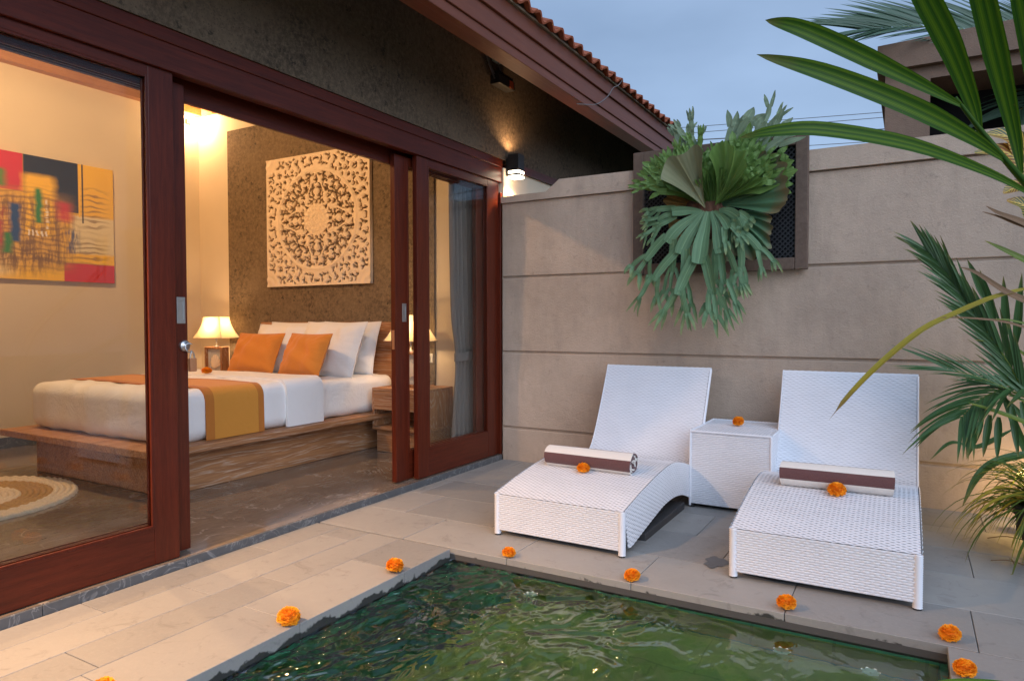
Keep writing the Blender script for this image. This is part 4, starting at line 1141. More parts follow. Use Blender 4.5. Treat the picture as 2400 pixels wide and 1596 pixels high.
def lounger(label):
    t = thing('sun_lounger', label, 'sun lounger', (0, 0, 0), 'white wicker sun loungers')
    w = LWID; cv = spline(LP, 240)
    d = np.linalg.norm(np.diff(cv, axis=0), axis=1); L = np.concatenate([[0], np.cumsum(d)])
    def along(s): return np.stack([np.interp(s, L, cv[:, 0]), np.interp(s, L, cv[:, 1])], -1)
    pitch = .0118; nr = int(L[-1] / pitch); nc = 37
    Ls = 1.20                                             # arc length where the seat ends and the back starts
    def top_S(base):
        def S(i, us):
            s = (base + i + .5) * pitch; p = along(s); q = along(min(s + .002, L[-1])); r = along(max(s - .002, 0)); tn = (q - r) / np.linalg.norm(q - r)
            n_ = len(us); P = np.zeros((n_, 3)); P[:, 0] = .006 + us * (w - .012); P[:, 1] = p[0]; P[:, 2] = p[1]
            N = np.tile([0, -tn[1], tn[0]], (n_, 1)); A = np.tile([0, tn[0] * pitch / 2, tn[1] * pitch / 2], (n_, 1)); return P, N, A
        return S
    k = int(Ls / pitch)
    m = MB(); weave(m, top_S(0), k, nc); m.build('seat', M['wicker'], t, local=True)
    m = MB(); weave(m, top_S(k), nr - k, nc); bk = m.build('backrest', M['wicker'], t, local=True)
    # core under the weave
    core = MB(); pc = [along(s) for s in np.linspace(0, L[-1], 80)]
    rows = [[[x, p[0] + o_[0], p[1] + o_[1]] for x in (.004, w - .004)] for p in pc for o_ in [(0.002, -.006)]]
    core.grid(rows, uv=False)
    kb = [p for p in pc]
    nb = []
    for i, p in enumerate(pc):
        a = pc[max(i - 1, 0)]; b = pc[min(i + 1, len(pc) - 1)]; tn = (b - a) / np.linalg.norm(b - a); nb.append((p[0] + tn[1] * .034, p[1] - tn[0] * .034))
    core.grid([[[x, p[0], p[1]] for x in (w - .004, .004)] for p in nb], uv=False)
    core.build('core', M['wicker_back'], t, local=True)
    # rolled side edge of the backrest and top
    sd = MB()
    for x in (.0, w):
        pp = [(x, (a[0] + b[0]) / 2, (a[1] + b[1]) / 2) for a, b in zip(pc, nb)]
        js = next(i for i, s in enumerate(np.linspace(0, L[-1], 80)) if s > 1.15)
        r_ = np.array(pp[js:]); nn = 60; fine = spline(r_, nn)
        prof = []
        for i, p in enumerate(fine):
            a = fine[max(i - 1, 0)]; b = fine[min(i + 1, nn - 1)]; tn = (b - a) / np.linalg.norm(b - a); up_ = np.array([0, -tn[2], tn[1]]); rr = .0175 * (1 + .07 * (-1) ** i)
            prof.append([list(p + np.array([1, 0, 0]) * (.008 * math.cos(q)) + up_ * rr * math.sin(q)) for q in np.linspace(0, 2 * math.pi, 10, endpoint=False)])
        sd.grid(prof, closed_v=True, uv=False)
    pt_ = [(x, (pc[-1][0] + nb[-1][0]) / 2, (pc[-1][1] + nb[-1][1]) / 2) for x in np.linspace(-.004, w + .004, 40)]
    sd.tube(pt_, [.0178 * (1 + .05 * (-1) ** i) for i in range(40)], 10)
    sd.build('wrapped_edge', M['wicker'], t, local=True)
    # front panel
    fp = MB(); z0, z1 = .030, .221; rows_ = 18; ph = (z1 - z0) / rows_
    def SF(i, us):
        n_ = len(us); P = np.zeros((n_, 3)); P[:, 0] = .012 + us * (w - .024); P[:, 1] = -.002; P[:, 2] = z0 + (i + .5) * ph
        return P, np.tile([0, -1., 0], (n_, 1)), np.tile([0, 0, ph / 2], (n_, 1))
    weave(fp, SF, rows_, 38, .0026); fp.build('front_panel', M['wicker'], t, local=True)
    MB().box(.008, .003, .028, w - .008, .012, .22).build('front_backing', M['wicker_back'], t, local=True)
    # side panels follow the wave
    bc = spline(BP, 160); db = np.concatenate([[0], np.cumsum(np.linalg.norm(np.diff(bc, axis=0), axis=1))]); db /= db[-1]
    st_ = np.linspace(0.002, 1.175, 160); tcv = np.array([along(s) for s in st_]); dt_ = (st_ - st_[0]) / (st_[-1] - st_[0])
    for sx in (0, 1):
        x = -.001 if sx == 0 else w + .001; nx = -1. if sx == 0 else 1.
        sp_ = MB(); nrs = 17
        def SS(i, us):
            T = np.stack([np.interp(us, dt_, tcv[:, 0]), np.interp(us, dt_, tcv[:, 1])], 1); B = np.stack([np.interp(us, db, bc[:, 0]), np.interp(us, db, bc[:, 1])], 1)
            e = us[:, None]; B = B * 1.0; f = (i + .5) / nrs
            Pq = B + (T - B) * f; A = (T - B) / nrs / 2
            n_ = len(us); P = np.zeros((n_, 3)); P[:, 0] = x; P[:, 1:] = Pq; AA = np.zeros((n_, 3)); AA[:, 1:] = A
            return P, np.tile([nx, 0, 0], (n_, 1)), AA
        weave(sp_, SS, nrs, 62, .0022); sp_.build('side_panel', M['wicker'], t, local=True)
        bkp = MB(); us = np.linspace(0, 1, 60)
        T = np.stack([np.interp(us, dt_, tcv[:, 0]), np.interp(us, dt_, tcv[:, 1])], 1); B = np.stack([np.interp(us, db, bc[:, 0]), np.interp(us, db, bc[:, 1])], 1)
        xx = x - nx * .006
        bkp.grid([[[xx, p[0], p[1] - .004] for p in T], [[xx, p[0], p[1]] for p in B]], uv=False); bkp.build('side_backing', M['wicker_back'], t, local=True)
    # corner posts wrapped in cane, black glides
    for x, y in ((.016, .012), (w - .016, .012), (.016, 1.19), (w - .016, 1.19)):
        zt = .222 if y < .5 else .05
        lg = MB(); nz = int((zt - .008) / .0045); rows = []
        for i in range(nz + 1):
            z = .008 + (zt - .008) * i / nz; r = .0185 * (1 + .06 * math.cos(i * math.pi))
            rows.append([[x + r * math.cos(a), y + r * math.sin(a), z] for a in np.linspace(0, 2 * math.pi, 12, endpoint=False)])
        lg.grid(rows, closed_v=True, uv=False); lg.add(rows[-1], [tuple(range(12))])
        lo = lg.build('leg', M['wicker'], t, local=True)
        gl = MB().tube([(x, y, 0), (x, y, .0085)], .016, 12); gl.build('glide', M['black_rubber'], lo, local=True)
    # back support frame
    sf = MB()
    for x in (.06, w - .06): sf.tube([(x, 1.18, .05), (x, 1.52, .012), (x, 1.52, .30), (x, 1.40, .46)], .012, 8)
    sf.tube([(.06, 1.52, .012), (w - .06, 1.52, .012)], .012, 8)
    sf.build('support_frame', M['bronze'], t, local=True)
    return t
L1 = lounger('white wicker lounger nearer the glass doors, with a rolled towel')
L1.location = (1.000, -1.762, 0); L1.rotation_euler.z = R(-.8)
L2 = copy_tree(L1); L2.location = (2.243, -1.772, 0); L2.rotation_euler.z = R(.4)
L2['label'] = 'white wicker lounger nearer the potted palms, with a rolled towel'

def side_table():
    t = thing('side_table', 'white wicker cube side table between the two loungers', 'side table', (1.765, -.69, 0))
    w, d, h = .475, .575, .474
    def panel(name, o, ux, nv, W_, nc, z0=.025, z1=.468, nr=40):
        m = MB(); o = np.array(o); ux = np.array(ux, float); nv = np.array(nv, float); ph = (z1 - z0) / nr
        def S(i, us):
            n_ = len(us); P = o + ux * (us[:, None] * W_) + np.array([0, 0, 1.]) * (z0 + (i + .5) * ph); return P, np.tile(nv, (n_, 1)), np.tile([0, 0, ph / 2], (n_, 1))
        weave(m, S, nr, nc, .0024); m.build(name, M['wicker'], t, local=True)
    panel('front_panel', (0, -.001, 0), (1, 0, 0), (0, -1, 0), w, 24)
    panel('side_panel', (w + .001, 0, 0), (0, 1, 0), (1, 0, 0), d, 30)
    panel('side_panel', (-.001, 0, 0), (0, 1, 0), (-1, 0, 0), d, 30)
    panel('back_panel', (0, d + .001, 0), (1, 0, 0), (0, 1, 0), w, 24)
    m = MB(); nr = 50; ph = d / nr
    def S(i, us):
        n_ = len(us); P = np.zeros((n_, 3)); P[:, 0] = us * w; P[:, 1] = (i + .5) * ph; P[:, 2] = h - .002; return P, np.tile([0, 0, 1.], (n_, 1)), np.tile([0, ph / 2, 0], (n_, 1))
    weave(m, S, nr, 24, .0022); m.build('table_top', M['wicker'], t, local=True)
    MB().box(.006, .006, .022, w - .006, d - .006, h - .007).build('core', M['wicker_back'], t, local=True)
    e = MB()
    for a, b in (((0, 0, h - .004), (w, 0, h - .004)), ((w, 0, h - .004), (w, d, h - .004)), ((0, 0, h - .004), (0, d, h - .004)), ((0, d, h - .004), (w, d, h - .004))):
        P = [tuple(np.array(a) + (np.array(b) - np.array(a)) * f) for f in np.linspace(0, 1, 50)]; e.tube(P, [.0075 * (1 + .08 * (-1) ** i) for i in range(50)], 8)
    for x, y in ((0, 0), (w, 0), (0, d), (w, d)):
        e.tube([(x, y, z) for z in np.linspace(.012, h - .006, 60)], [.0075 * (1 + .08 * (-1) ** i) for i in range(60)], 8)
    e.build('wrapped_edge', M['wicker'], t, local=True)
    for x, y in ((.012, .012), (w - .012, .012), (.012, d - .012), (w - .012, d - .012)):
        MB().tube([(x, y, 0), (x, y, .022)], .013, 10).build('foot', M['black_rubber'], t, local=True)
side_table()

# dark slab stands of a parasol, pushed under the loungers
ub = thing('parasol_base', 'dark flat slab with a steel tube stump under the lounger nearer the doors', 'parasol base', (1.53, -1.12, 0))
MB().box(1.30, -1.475, .0, 1.752, -.76, .042).build('slab', M['clay_base'], ub, bevel=.004)
MB().tube([(1.63, -1.13, .042), (1.63, -1.13, .15)], .022, 14).build('tube', M['black_metal'], ub)
MB().box(1.655, -1.20, .0425, 1.70, -1.0, .062).build('rib', M['black_metal'], ub, bevel=.004)
u2 = thing('round_base', 'black round base just showing under the lounger nearer the palms', 'parasol base', (2.43, -1.58, 0))
MB().grid([[[2.43 + r * math.cos(a), -1.56 + r * math.sin(a), z] for a in np.linspace(0, 2 * math.pi, 32, endpoint=False)] for r, z in ((.16, 0), (.16, .022), (.14, .03), (.03, .032), (.028, .10), (0, .10))], closed_v=True, smooth=False).build('disc', M['black_rubber'], u2)

# ---- rolled towels
def towel(label, loc, rz, L, phase, period):
    t_ = NT('striped_towel'); sp = t_.nd("ShaderNodeSeparateXYZ"); t_.lk(t_.tc.outputs["UV"], sp.inputs[0])
    m = t_.math('SINE', t_.math('ADD', t_.math('MULTIPLY', sp.outputs[1], 2 * math.pi / period), phase))
    n = t_.noise(t_.map(), 260, 3); n2 = t_.noise(t_.map(), 18, 4)
    f = t_.ramp(m, [(.46, 0), (.54, 1)])
    f = t_.ramp(t_.math('MULTIPLY', t_.math('ADD', m, 1.0), .5), [(.49, 0), (.51, 1)])
    c = t_.mix(f, t_.mix(n, (.66, .62, .56), (.78, .74, .69)), t_.mix(n, (.085, .032, .032), (.14, .06, .058)))
    mat = t_.pbr(c, .95, t_.bump(t_.math('ADD', n, n2), .5, .006), sheen=.3)
    # spiral cross-section, flattened where it lies
    turns = 4.2; r0, r1 = .010, .066; K = 170; out = []; s_len = 0; prev = None
    for i in range(K):
        f = i / (K - 1); a = -math.pi * .62 - turns * 2 * math.pi * (1 - f); r = r0 + (r1 - r0) * f
        y, z = r * math.cos(a) * 1.06, r * math.sin(a) * .96
        z = max(z, -.058 + .01 * (1 - f))
        out.append((y, z))
    arc = np.concatenate([[0], np.cumsum(np.linalg.norm(np.diff(np.array(out), axis=0), axis=1))])
    mb = MB(); xs = np.linspace(-L / 2, L / 2, 26); th = .0075
    P = np.zeros((K, len(xs), 3)); Q = np.zeros_like(P)
    for i, (y, z) in enumerate(out):
        f = i / (K - 1); l = math.hypot(y, z) or 1
        endw = .006 * math.sin(i * .21) + .004 * math.sin(i * .07 + 2)
        for j, x in enumerate(xs):
            e = abs(2 * j / (len(xs) - 1) - 1) ** 6
            wb = 1 + .012 * math.sin(x * 14 + i * .1)
            P[i, j] = (x + math.copysign(endw * e, x), y * wb, z * wb + .0588)
            Q[i, j] = (P[i, j, 0], (y - y / l * th) * wb, (z - z / l * th) * wb + .0588)
    vs = P.reshape(-1, 3); nx = len(xs)
    uv = [(j / (nx - 1), arc[-1] - arc[i]) for i in range(K) for j in range(nx)]
    F = [(i * nx + j, (i + 1) * nx + j, (i + 1) * nx + j + 1, i * nx + j + 1) for i in range(K - 1) for j in range(nx - 1)]
    mb.add(vs, F, uv, True); mb.add(Q.reshape(-1, 3), [f[::-1] for f in F], uv, True)
    for j in (0, nx - 1):
        e = [list(P[i, j]) for i in range(K)] + [list(Q[i, j]) for i in range(K)]; ue = [(0, arc[-1] - arc[i]) for i in range(K)] * 2
        mb.add(e, [(i, i + 1, K + i + 1, K + i) for i in range(K - 1)], ue)
    e = [list(P[K - 1, j]) for j in range(nx)] + [list(Q[K - 1, j]) for j in range(nx)]
    mb.add(e, [(j, j + 1, nx + j + 1, nx + j) for j in range(nx - 1)], [(0, 0)] * (2 * nx))
    o = mb.build('rolled_towel', mat); o.location = loc; o.rotation_euler = (R(4), 0, rz)
    return tag(o, label, 'towel', 'rolled striped towels on the loungers')
towel('rolled cream towel with one brown band along its middle on the lounger near the doors', (1.357, -1.285, .3035), R(-2), .52, -1.83, .135)
towel('rolled cream towel with a brown band along its top on the lounger near the palms', (2.625, -1.18, .318), R(1.5), .495, -3.46, .115)

# ---- marigold heads
def marigold_mesh(seed, rad=.030):
    rs = random.Random(seed); m = MB(); n = 520
    for k in range(n):
        z = 1 - 1.72 * (k + .5) / n; a = k * 2.39996 + rs.uniform(-.2, .2); s = math.sqrt(max(0, 1 - z * z))
        d = Vector((s * math.cos(a), s * math.sin(a), z * .85 + .1)).normalized()
        tg = Vector((-math.sin(a), math.cos(a), 0)); tg = (tg + d.cross(tg) * rs.uniform(-.8, .8)).normalized(); bt = d.cross(tg)
        R0 = rad * rs.uniform(.92, 1.06); c = Vector((d.x * R0 * 1.08, d.y * R0 * 1.08, d.z * R0 * .98))
        w, h = rad * rs.uniform(.15, .24), rad * rs.uniform(.14, .22); cl = rs.uniform(.1, .5) * rad
        tl_ = (d * rs.uniform(.8, 1.0) + bt * rs.uniform(-.45, .45) + tg * rs.uniform(-.3, .3)).normalized()
        V = []
        for vv in (0, .55, 1):
            for uu in (-1, -.35, .35, 1):
                ruf = math.sin(uu * 5 + k) * .05 * rad * vv
                V.append(c - d * rad * .35 + tl_ * (h * 1.7 * vv) + tg * (w * uu * (.35 + .65 * vv)) + d * (ruf - abs(uu) * cl * .18 * vv))
        F = [(i * 4 + j, i * 4 + j + 1, i * 4 + 5 + j, i * 4 + 4 + j) for i in range(2) for j in range(3)]
        uv = [(u_, v_) for v_ in (0, .5, 1) for u_ in (0, .33, .66, 1)]
        m.add(V, F, uv, True)
    core = [[[rad * .78 * 1.1 * math.sin(b) * math.cos(a), rad * .78 * 1.1 * math.sin(b) * math.sin(a), rad * .76 * math.cos(b)] for a in np.linspace(0, 2 * math.pi, 14, endpoint=False)] for b in np.linspace(.01, math.pi - .01, 8)]
    m.grid(core, closed_v=True)
    return m
mg = [marigold_mesh(s) for s in (1, 2, 3)]
_mg = []
GM = 'orange marigold heads'
def marigold(loc, label, i, sc=1.0, tilt=(0, 0), rz=0.0):
    t = thing('marigold', label, 'flower', loc, GM)
    k = i % 3
    if len(_mg) <= k:
        o = mg[k].build('bloom', M['marigold'], t, local=True); _mg.append(o.data)
    else:
        o = bpy.data.objects.new('bloom', _mg[k]); COL.objects.link(o); o.parent = t
    o.location = (0, 0, .024)
    t.scale = (sc * 1.2 * random.uniform(.94, 1.06), sc * 1.2 * random.uniform(.92, 1.08), sc * 1.2 * random.uniform(.82, 1.0)); t.rotation_euler = (tilt[0], tilt[1], rz)
    return t
marigold((.893, -3.088, .0005), 'marigold on the door side pool coping, nearer the camera', 0, 1.13, (.15, .1), .3)
marigold((.896, -2.474, .0005), 'marigold on the door side pool coping, nearer the pool corner', 1, 1.12, (-.1, .2), 1.1)
marigold((1.248, -2.035, .0005), 'marigold on the far pool coping before the lounger near the doors', 2, .86, (.1, 0), 2.2)
marigold((1.88, -2.02, .0005), 'marigold on the far pool coping in front of the gap between the loungers', 0, .92, (-.2, .1), 3)
marigold((2.52, -2.015, .0005), 'marigold on the far pool coping in front of the lounger near the palms', 1, 1.02, (.1, -.1), 4)
marigold((3.075, -1.995, .0005), 'marigold at the right corner of the pool', 2, .98, (.2, .15), 5)
marigold((3.10, -2.275, .0005), 'marigold cut off by the bottom edge at the right side of the pool', 0, .93, (0, 0), .8)
marigold((.795, -3.735, .0005), 'marigold at the bottom edge on the door side stone', 1, 1.0, (0, 0), 1.9)
marigold((1.35, -1.372, .296), 'marigold on the lounger near the doors, in front of the towel', 2, .98, (.1, .1), 2.7)
marigold((2.635, -1.275, .308), 'marigold on the lounger near the palms, in front of the towel', 0, 1.16, (-.1, 0), 4.4)
marigold((1.985, -.355, .4755), 'marigold on top of the white cube side table', 1, .98, (.1, -.1), .5)
marigold((-2.02, -1.31, .728), 'marigold on the folded white sheet on the bed', 2, 1.05, (0, 0), 1.2)
marigold((-.83, -.36, ZF + .546), 'marigold on the nightstand beside the door edge', 0, .8, (0, 0), 3.2)

# ---- white blooms floating in the pool
def float_flower(loc, label, i):
    t = thing('floating_flower', label, 'flower', loc, 'white flowers floating in the pool')
    for k in range(7):
        a = 2 * math.pi * k / 7 + i; rr = .032
        c = [(rr * f * math.cos(a), rr * f * math.sin(a), .003 + .010 * f * f) for f in np.linspace(.1, 1, 5)]
        MB().ribbon(c, .024, (0, 0, 1), .12).build('petal', M['white_petal'], t, local=True)
float_flower((1.495, -2.258, WL - .012), 'white flower floating near the far pool edge below the lounger near the doors', 0)
float_flower((2.54, -2.262, WL - .012), 'white flower floating below the lounger near the palms', 1)
float_flower((2.83, -2.27, WL - .012), 'white flower floating at the bottom edge near the right pool corner', 2)

# ================================================================ FRAMED STAGHORN FERN
fr = thing('trellis_frame', 'weathered wooden frame with black diamond netting hung on the garden wall', 'frame', (1.76, -.03, 1.95))
fx0, fx1, fz0, fz1, fw = 1.165, 2.352, 1.486, 2.375, .078
for a in ((fx0, fz0, fx0 + fw, fz1), (fx1 - fw, fz0, fx1, fz1)): MB().box(a[0], -.075, a[1], a[2], -.023, a[3]).build('frame_rail', M['frame_wood'], fr, bevel=.005)
for a in ((fx0 + fw + .001, fz0, fx1 - fw - .001, fz0 + fw), (fx0 + fw + .001, fz1 - fw, fx1 - fw - .001, fz1)): MB().box(a[0], -.074, a[1], a[2], -.023, a[3]).build('frame_rail', M['frame_wood'], fr, bevel=.005)
MB().box(fx0 + .03, -.0265, fz0 + .03, fx1 - .03, -.0235, fz1 - .03).build('backing', M['black_fill'], fr)
nm = MB(); sp_ = .034; cx0, cx1, cz0, cz1 = fx0 + fw - .004, fx1 - fw + .004, fz0 + fw - .004, fz1 - fw + .004
for d_ in (1, -1):
    yy = -.048 if d_ == 1 else -.044
    lo_ = (cx0 - cz1 if d_ == 1 else cx0 + cz0); hi_ = (cx1 - cz0 if d_ == 1 else cx1 + cz1)
    c = lo_
    while c < hi_:
        # line x - d*z = c
        pts2 = []
        for z in (cz0, cz1):
            x = c + d_ * z
            if cx0 <= x <= cx1: pts2.append((x, z))
        for x in (cx0, cx1):
            z = (x - c) * d_
            if cz0 < z < cz1: pts2.append((x, z))
        if len(pts2) >= 2:
            a, b = Vector((pts2[0][0], yy, pts2[0][1])), Vector((pts2[1][0], yy, pts2[1][1]))
            n_ = Vector((b.z - a.z, 0, a.x - b.x)).normalized() * .0042; dy = Vector((0, .0022, 0))
            V = [a + n_ - dy, a - n_ - dy, b - n_ - dy, b + n_ - dy, a + n_ + dy, a - n_ + dy, b - n_ + dy, b + n_ + dy]
            nm.add(V, [(0, 1, 2, 3), (7, 6, 5, 4), (0, 3, 7, 4), (1, 5, 6, 2)])
        c += sp_
nm.build('netting', M['net'], fr)

fern = thing('staghorn_fern', 'large staghorn fern spilling out of the framed netting on the wall', 'fern', (1.72, -.10, 1.92))
FC = np.array([1.69, -.15, 1.90])
def fx(px, py, yy):
    return np.array(ony(px, py, yy))
rb = MB().rbox((1.58, -.20, 1.70), (1.84, -.05, 1.98), .07, 6, wob(.012, 5)); rb.build('root_ball', M['fern_root'], fern)
def fan(mat, ctr, a0, a1, rad, lobes, depth, curl, ripple=.02, seed=0, name='shield_frond', na=90, nr=20, yoff=0, tooth=.3, fingers=None):
    """pleated fan: angles measured in the wall plane from +x, curl bends it away from the wall"""
    rs = np.random.default_rng(seed); m = MB(); rows = []; bend = rs.uniform(-9, 9)
    th = np.linspace(0, 1, na); ph = rs.uniform(0, 6.28, 3)
    fr_ = (lobes * th) % 1.0; lob = np.sqrt(np.clip(1 - (2 * fr_ - 1) ** 2, 0, 1)) * (1 - .18 * np.abs(np.sin(np.floor(np.clip(lobes * th, 0, lobes - .001)) * 2.1 + ph[0])))
    Rr = rad * (1 - depth * (1 - lob)) * (1 + .07 * np.sin(5 * th + ph[1]) + .06 * np.sin(11 * th + ph[2])) * (.80 + .20 * np.sin(np.pi * th)) * (1 + tooth * .12 * np.sin(th * lobes * 7.3 + ph[2]))
    for f in np.linspace(0.03, 1, nr):
        row = []
        for t_, R_ in zip(th, Rr):
            ang = R((a0 + a1) / 2 + (a1 - a0) * (t_ - .5) * (.60 + .40 * f) + bend * f * f); r = R_ * f
            rip = ripple * f * math.cos(t_ * lobes * math.pi * 2) + .35 * ripple * f * math.sin(t_ * 7 + ph[2])
            out = curl[0] * f + curl[1] * f * f + rip
            drop = curl[2] * f ** 3
            row.append([ctr[0] + r * math.cos(ang), ctr[1] - out + yoff, ctr[2] + r * math.sin(ang) + drop])
        rows.append(row)
    m.grid(np.array(rows))
    if fingers:
        k_, L_, w_, slope = fingers
        for i in range(k_):
            j = int((i + .5) / k_ * (na - 1)); p = np.array(rows[int(nr * .80)][j]); q = np.array(rows[-1][j]); d = q - p
            a = math.degrees(math.atan2(d[2], d[0])) + rs.uniform(-5, 5)
            antler(mat, p, a, L_ * rs.uniform(.75, 1.15), w_ * rs.uniform(.85, 1.15), int(rs.integers(1, 9999)), 1 if rs.random() < .75 else 2, .0 if a > 60 else -.02, spread=19, out=slope, into=m, start=.8)
    return m.build(name, M[mat], fern)
def antler(mat, base, ang, L, w, seed, gen=3, droop=.5, name='antler_frond', spread=26, out=.32, into=None, start=.26):
    """forking strap: starts narrow at base, widens, forks into fingers that hang down"""
    rs = random.Random(seed); m = into if into is not None else MB()
    tgt = 270 if ang > 90 else -90
    def branch(p, a, l, w0, w1, g, v0, ou):
        n_ = 9; pts3 = []; q = Vector(p); aa = a
        for i in range(n_):
            pts3.append(q.copy()); aa += (tgt - aa) * droop / n_ + rs.uniform(-4, 4)
            st_ = l / (n_ - 1); q = q + Vector((math.cos(R(aa)) * st_, -ou * st_ + rs.uniform(-.006, .006), math.sin(R(aa)) * st_))
        last = g == 0
        def pf(t): return (w0 + (w1 - w0) * t ** .8) * (1 - .34 * max(0, (t - .6) / .4) ** 2) if not last else (w0 * (1 - t ** 3.2) * (1 + .25 * math.sin(t * 3)) + .004)
        sub = MB(); sub.ribbon(pts3, 1.0, Vector((rs.uniform(-.4, .4), -1, rs.uniform(-.2, .3))), rs.uniform(-.10, .22), prof=pf)
        o_ = len(m.v); m.v += sub.v
        for k, f in enumerate(sub.f):
            kk = len(m.f); m.f.append(tuple(x + o_ for x in f)); m.sm.add(kk)
            m.uv[kk] = [(u, (v0 + v * (1 - v0) / (g + 1.0))) for u, v in sub.uv[k]]
        if g > 0:
            k_ = 2 if rs.random() < .6 else 3
            for s_ in range(k_):
                e_ = (s_ / (k_ - 1) - .5) * 2
                sp2 = spread * e_ * rs.uniform(.6, 1.2)
                base_ = pts3[-1] - (pts3[-1] - pts3[-3]) * .5
                sd_ = Vector((math.cos(R(aa + 90)), 0, math.sin(R(aa + 90)))) * (w1 * (.27 if k_ == 2 else .32) * e_)
                branch(base_ + sd_, aa + sp2, l * rs.uniform(.55, .85), w1 * (.58 if k_ == 2 else .42), w1 * rs.uniform(.5, .66), g - 1, v0 + (1 - v0) / (g + 1.0), ou * .3 + rs.uniform(-.10, .10))
    branch(base, ang, L, w * start, w, gen, 0.0, out)
    return m if into is not None else m.build(name, M[mat], fern)
KX = .00298                                   # metres per picture pixel on the wall here
def at_px(px, py, yy): return np.array(ony(px, py, yy))
CR = at_px(1636, 480, -.17)
# ---- tall lobed fronds above the crown, each its own frond
def up_frond(px, py, half, lobes, mat, out, base=(0, 0), depth=.10, seed=0, rip=.012, tooth=.2, curl3=-.02, body=.74):
    b_ = CR + np.array([base[0], 0, base[1]]); tip = at_px(px, py, b_[1] - out)
    dx, dz = tip[0] - b_[0], tip[2] - b_[2]; L_ = math.hypot(dx, dz); a_ = math.degrees(math.atan2(dz, dx))
    fan(mat, b_, a_ - half, a_ + half, L_ * body, lobes, depth, (out * .35 * body, out * .65 * body, curl3), rip, seed, 'frond', 60, 16, tooth=tooth,
        fingers=(lobes, L_ * .22, L_ * body * math.radians(2 * half) / lobes * 1.15, out / L_ * 1.1))
for px, py, hf, lb, out, mt_, bd in ((1548, 296, 7, 2, .02, 'fern_tip', .76), (1590, 268, 6, 2, .04, 'fern_tip', .76), (1716, 222, 8, 2, .02, 'fern_tip', .74), (1806, 214, 9, 3, .05, 'fern_tip', .72), (1768, 226, 5, 2, .03, 'fern_tip', .76),
                                     (1820, 325, 16, 4, .06, 'fern_green', .78), (1765, 305, 15, 4, .08, 'fern_green', .78), (1705, 306, 14, 4, .09, 'fern_green', .76), (1645, 326, 13, 3, .10, 'fern_green', .76),
                                     (1590, 312, 14, 4, .12, 'fern_green', .76), (1535, 315, 14, 4, .13, 'fern_green', .76), (1492, 338, 13, 4, .14, 'fern_green', .76), (1468, 380, 11, 3, .16, 'fern_green', .76)):
    up_frond(px, py, hf, lb, mt_, out, seed=px, body=bd)
for px, py, hf, lb, out in ((1496, 368, 14, 4, .18), (1545, 350, 14, 4, .20), (1606, 358, 13, 3, .20), (1688, 342, 15, 4, .18), (1755, 345, 14, 4, .16), (1800, 360, 11, 3, .12)):
    up_frond(px, py, hf, lb, 'fern_green', out, seed=px + 1)
# teal pleated fans on the right
fan('fern_teal', CR + [.02, .05, .02], -20, 54, .50, 7, .06, (.06, .06, -.02), .012, 4, 'shield_frond', tooth=.2)
fan('fern_teal', CR + [.03, .04, -.01], -60, 2, .44, 6, .10, (.06, .06, -.03), .012, 3, 'shield_frond', tooth=.2)
# old shields
fan('fern_tan', CR + [-.02, .06, .0], 142, 176, .34, 3, .08, (.05, .02, 0), .014, 1, tooth=.2)
fan('fern_tan', CR + [-.02, .06, -.02], 196, 246, .32, 3, .10, (.05, .02, 0), .014, 11, tooth=.2)
fan('fern_grey', CR + [.0, .05, -.03], 222, 330, .36, 6, .08, (.06, .04, 0), .014, 2, tooth=.2)
# centre: one broad bright frond and the grey fan in front of it
fan('fern_green', CR + [.03, -.02, .0], 30, 80, .42, 4, .10, (.12, .09, -.02), .012, 9, 'frond', tooth=.2)
fan('fern_grey', CR + [-.02, -.04, -.01], 84, 142, .40, 2, .05, (.14, .10, -.01), .012, 19, tooth=.12)
# ---- hanging antlers
b0 = CR + np.array([-.01, -.06, -.03])
for dx, ang, L, w, sd_, g, dr, sp, ou in ((-.03, 168, .20, .085, 21, 3, .25, 26, .12), (-.03, 205, .30, .10, 22, 3, .5, 24, .25), (-.01, 236, .32, .11, 26, 3, .4, 22, .3),
                                       (.01, 262, .36, .125, 27, 3, .25, 20, .38), (.03, -66, .30, .10, 24, 3, .4, 22, .28), (.11, -42, .26, .08, 25, 3, .65, 24, .18), (.08, 8, .15, .08, 29, 2, .8, 28, .25), (.05, -28, .17, .07, 39, 2, .6, 28, .3)):
    antler('fern_antler', b0 + [dx, 0, 0], ang, L, w, sd_, g, dr, spread=sp, out=ou)

# ================================================================ PLANTS ON THE RIGHT
def curve_leaf(name, mat, parent, pts, w, nrm, fold=.12, prof=None, n=22, **k):
    return MB().ribbon([Vector(p) for p in spline(pts, n)], w, nrm, fold, prof).build(name, M[mat], parent, **k)
strap = lambda t: min(1, .14 + t * 2.0) ** .9 * (1 - max(0, (t - .5) / .5) ** 2.6) ** .8 + .01
def toward(p): return (CAM - Vector(p)).normalized()

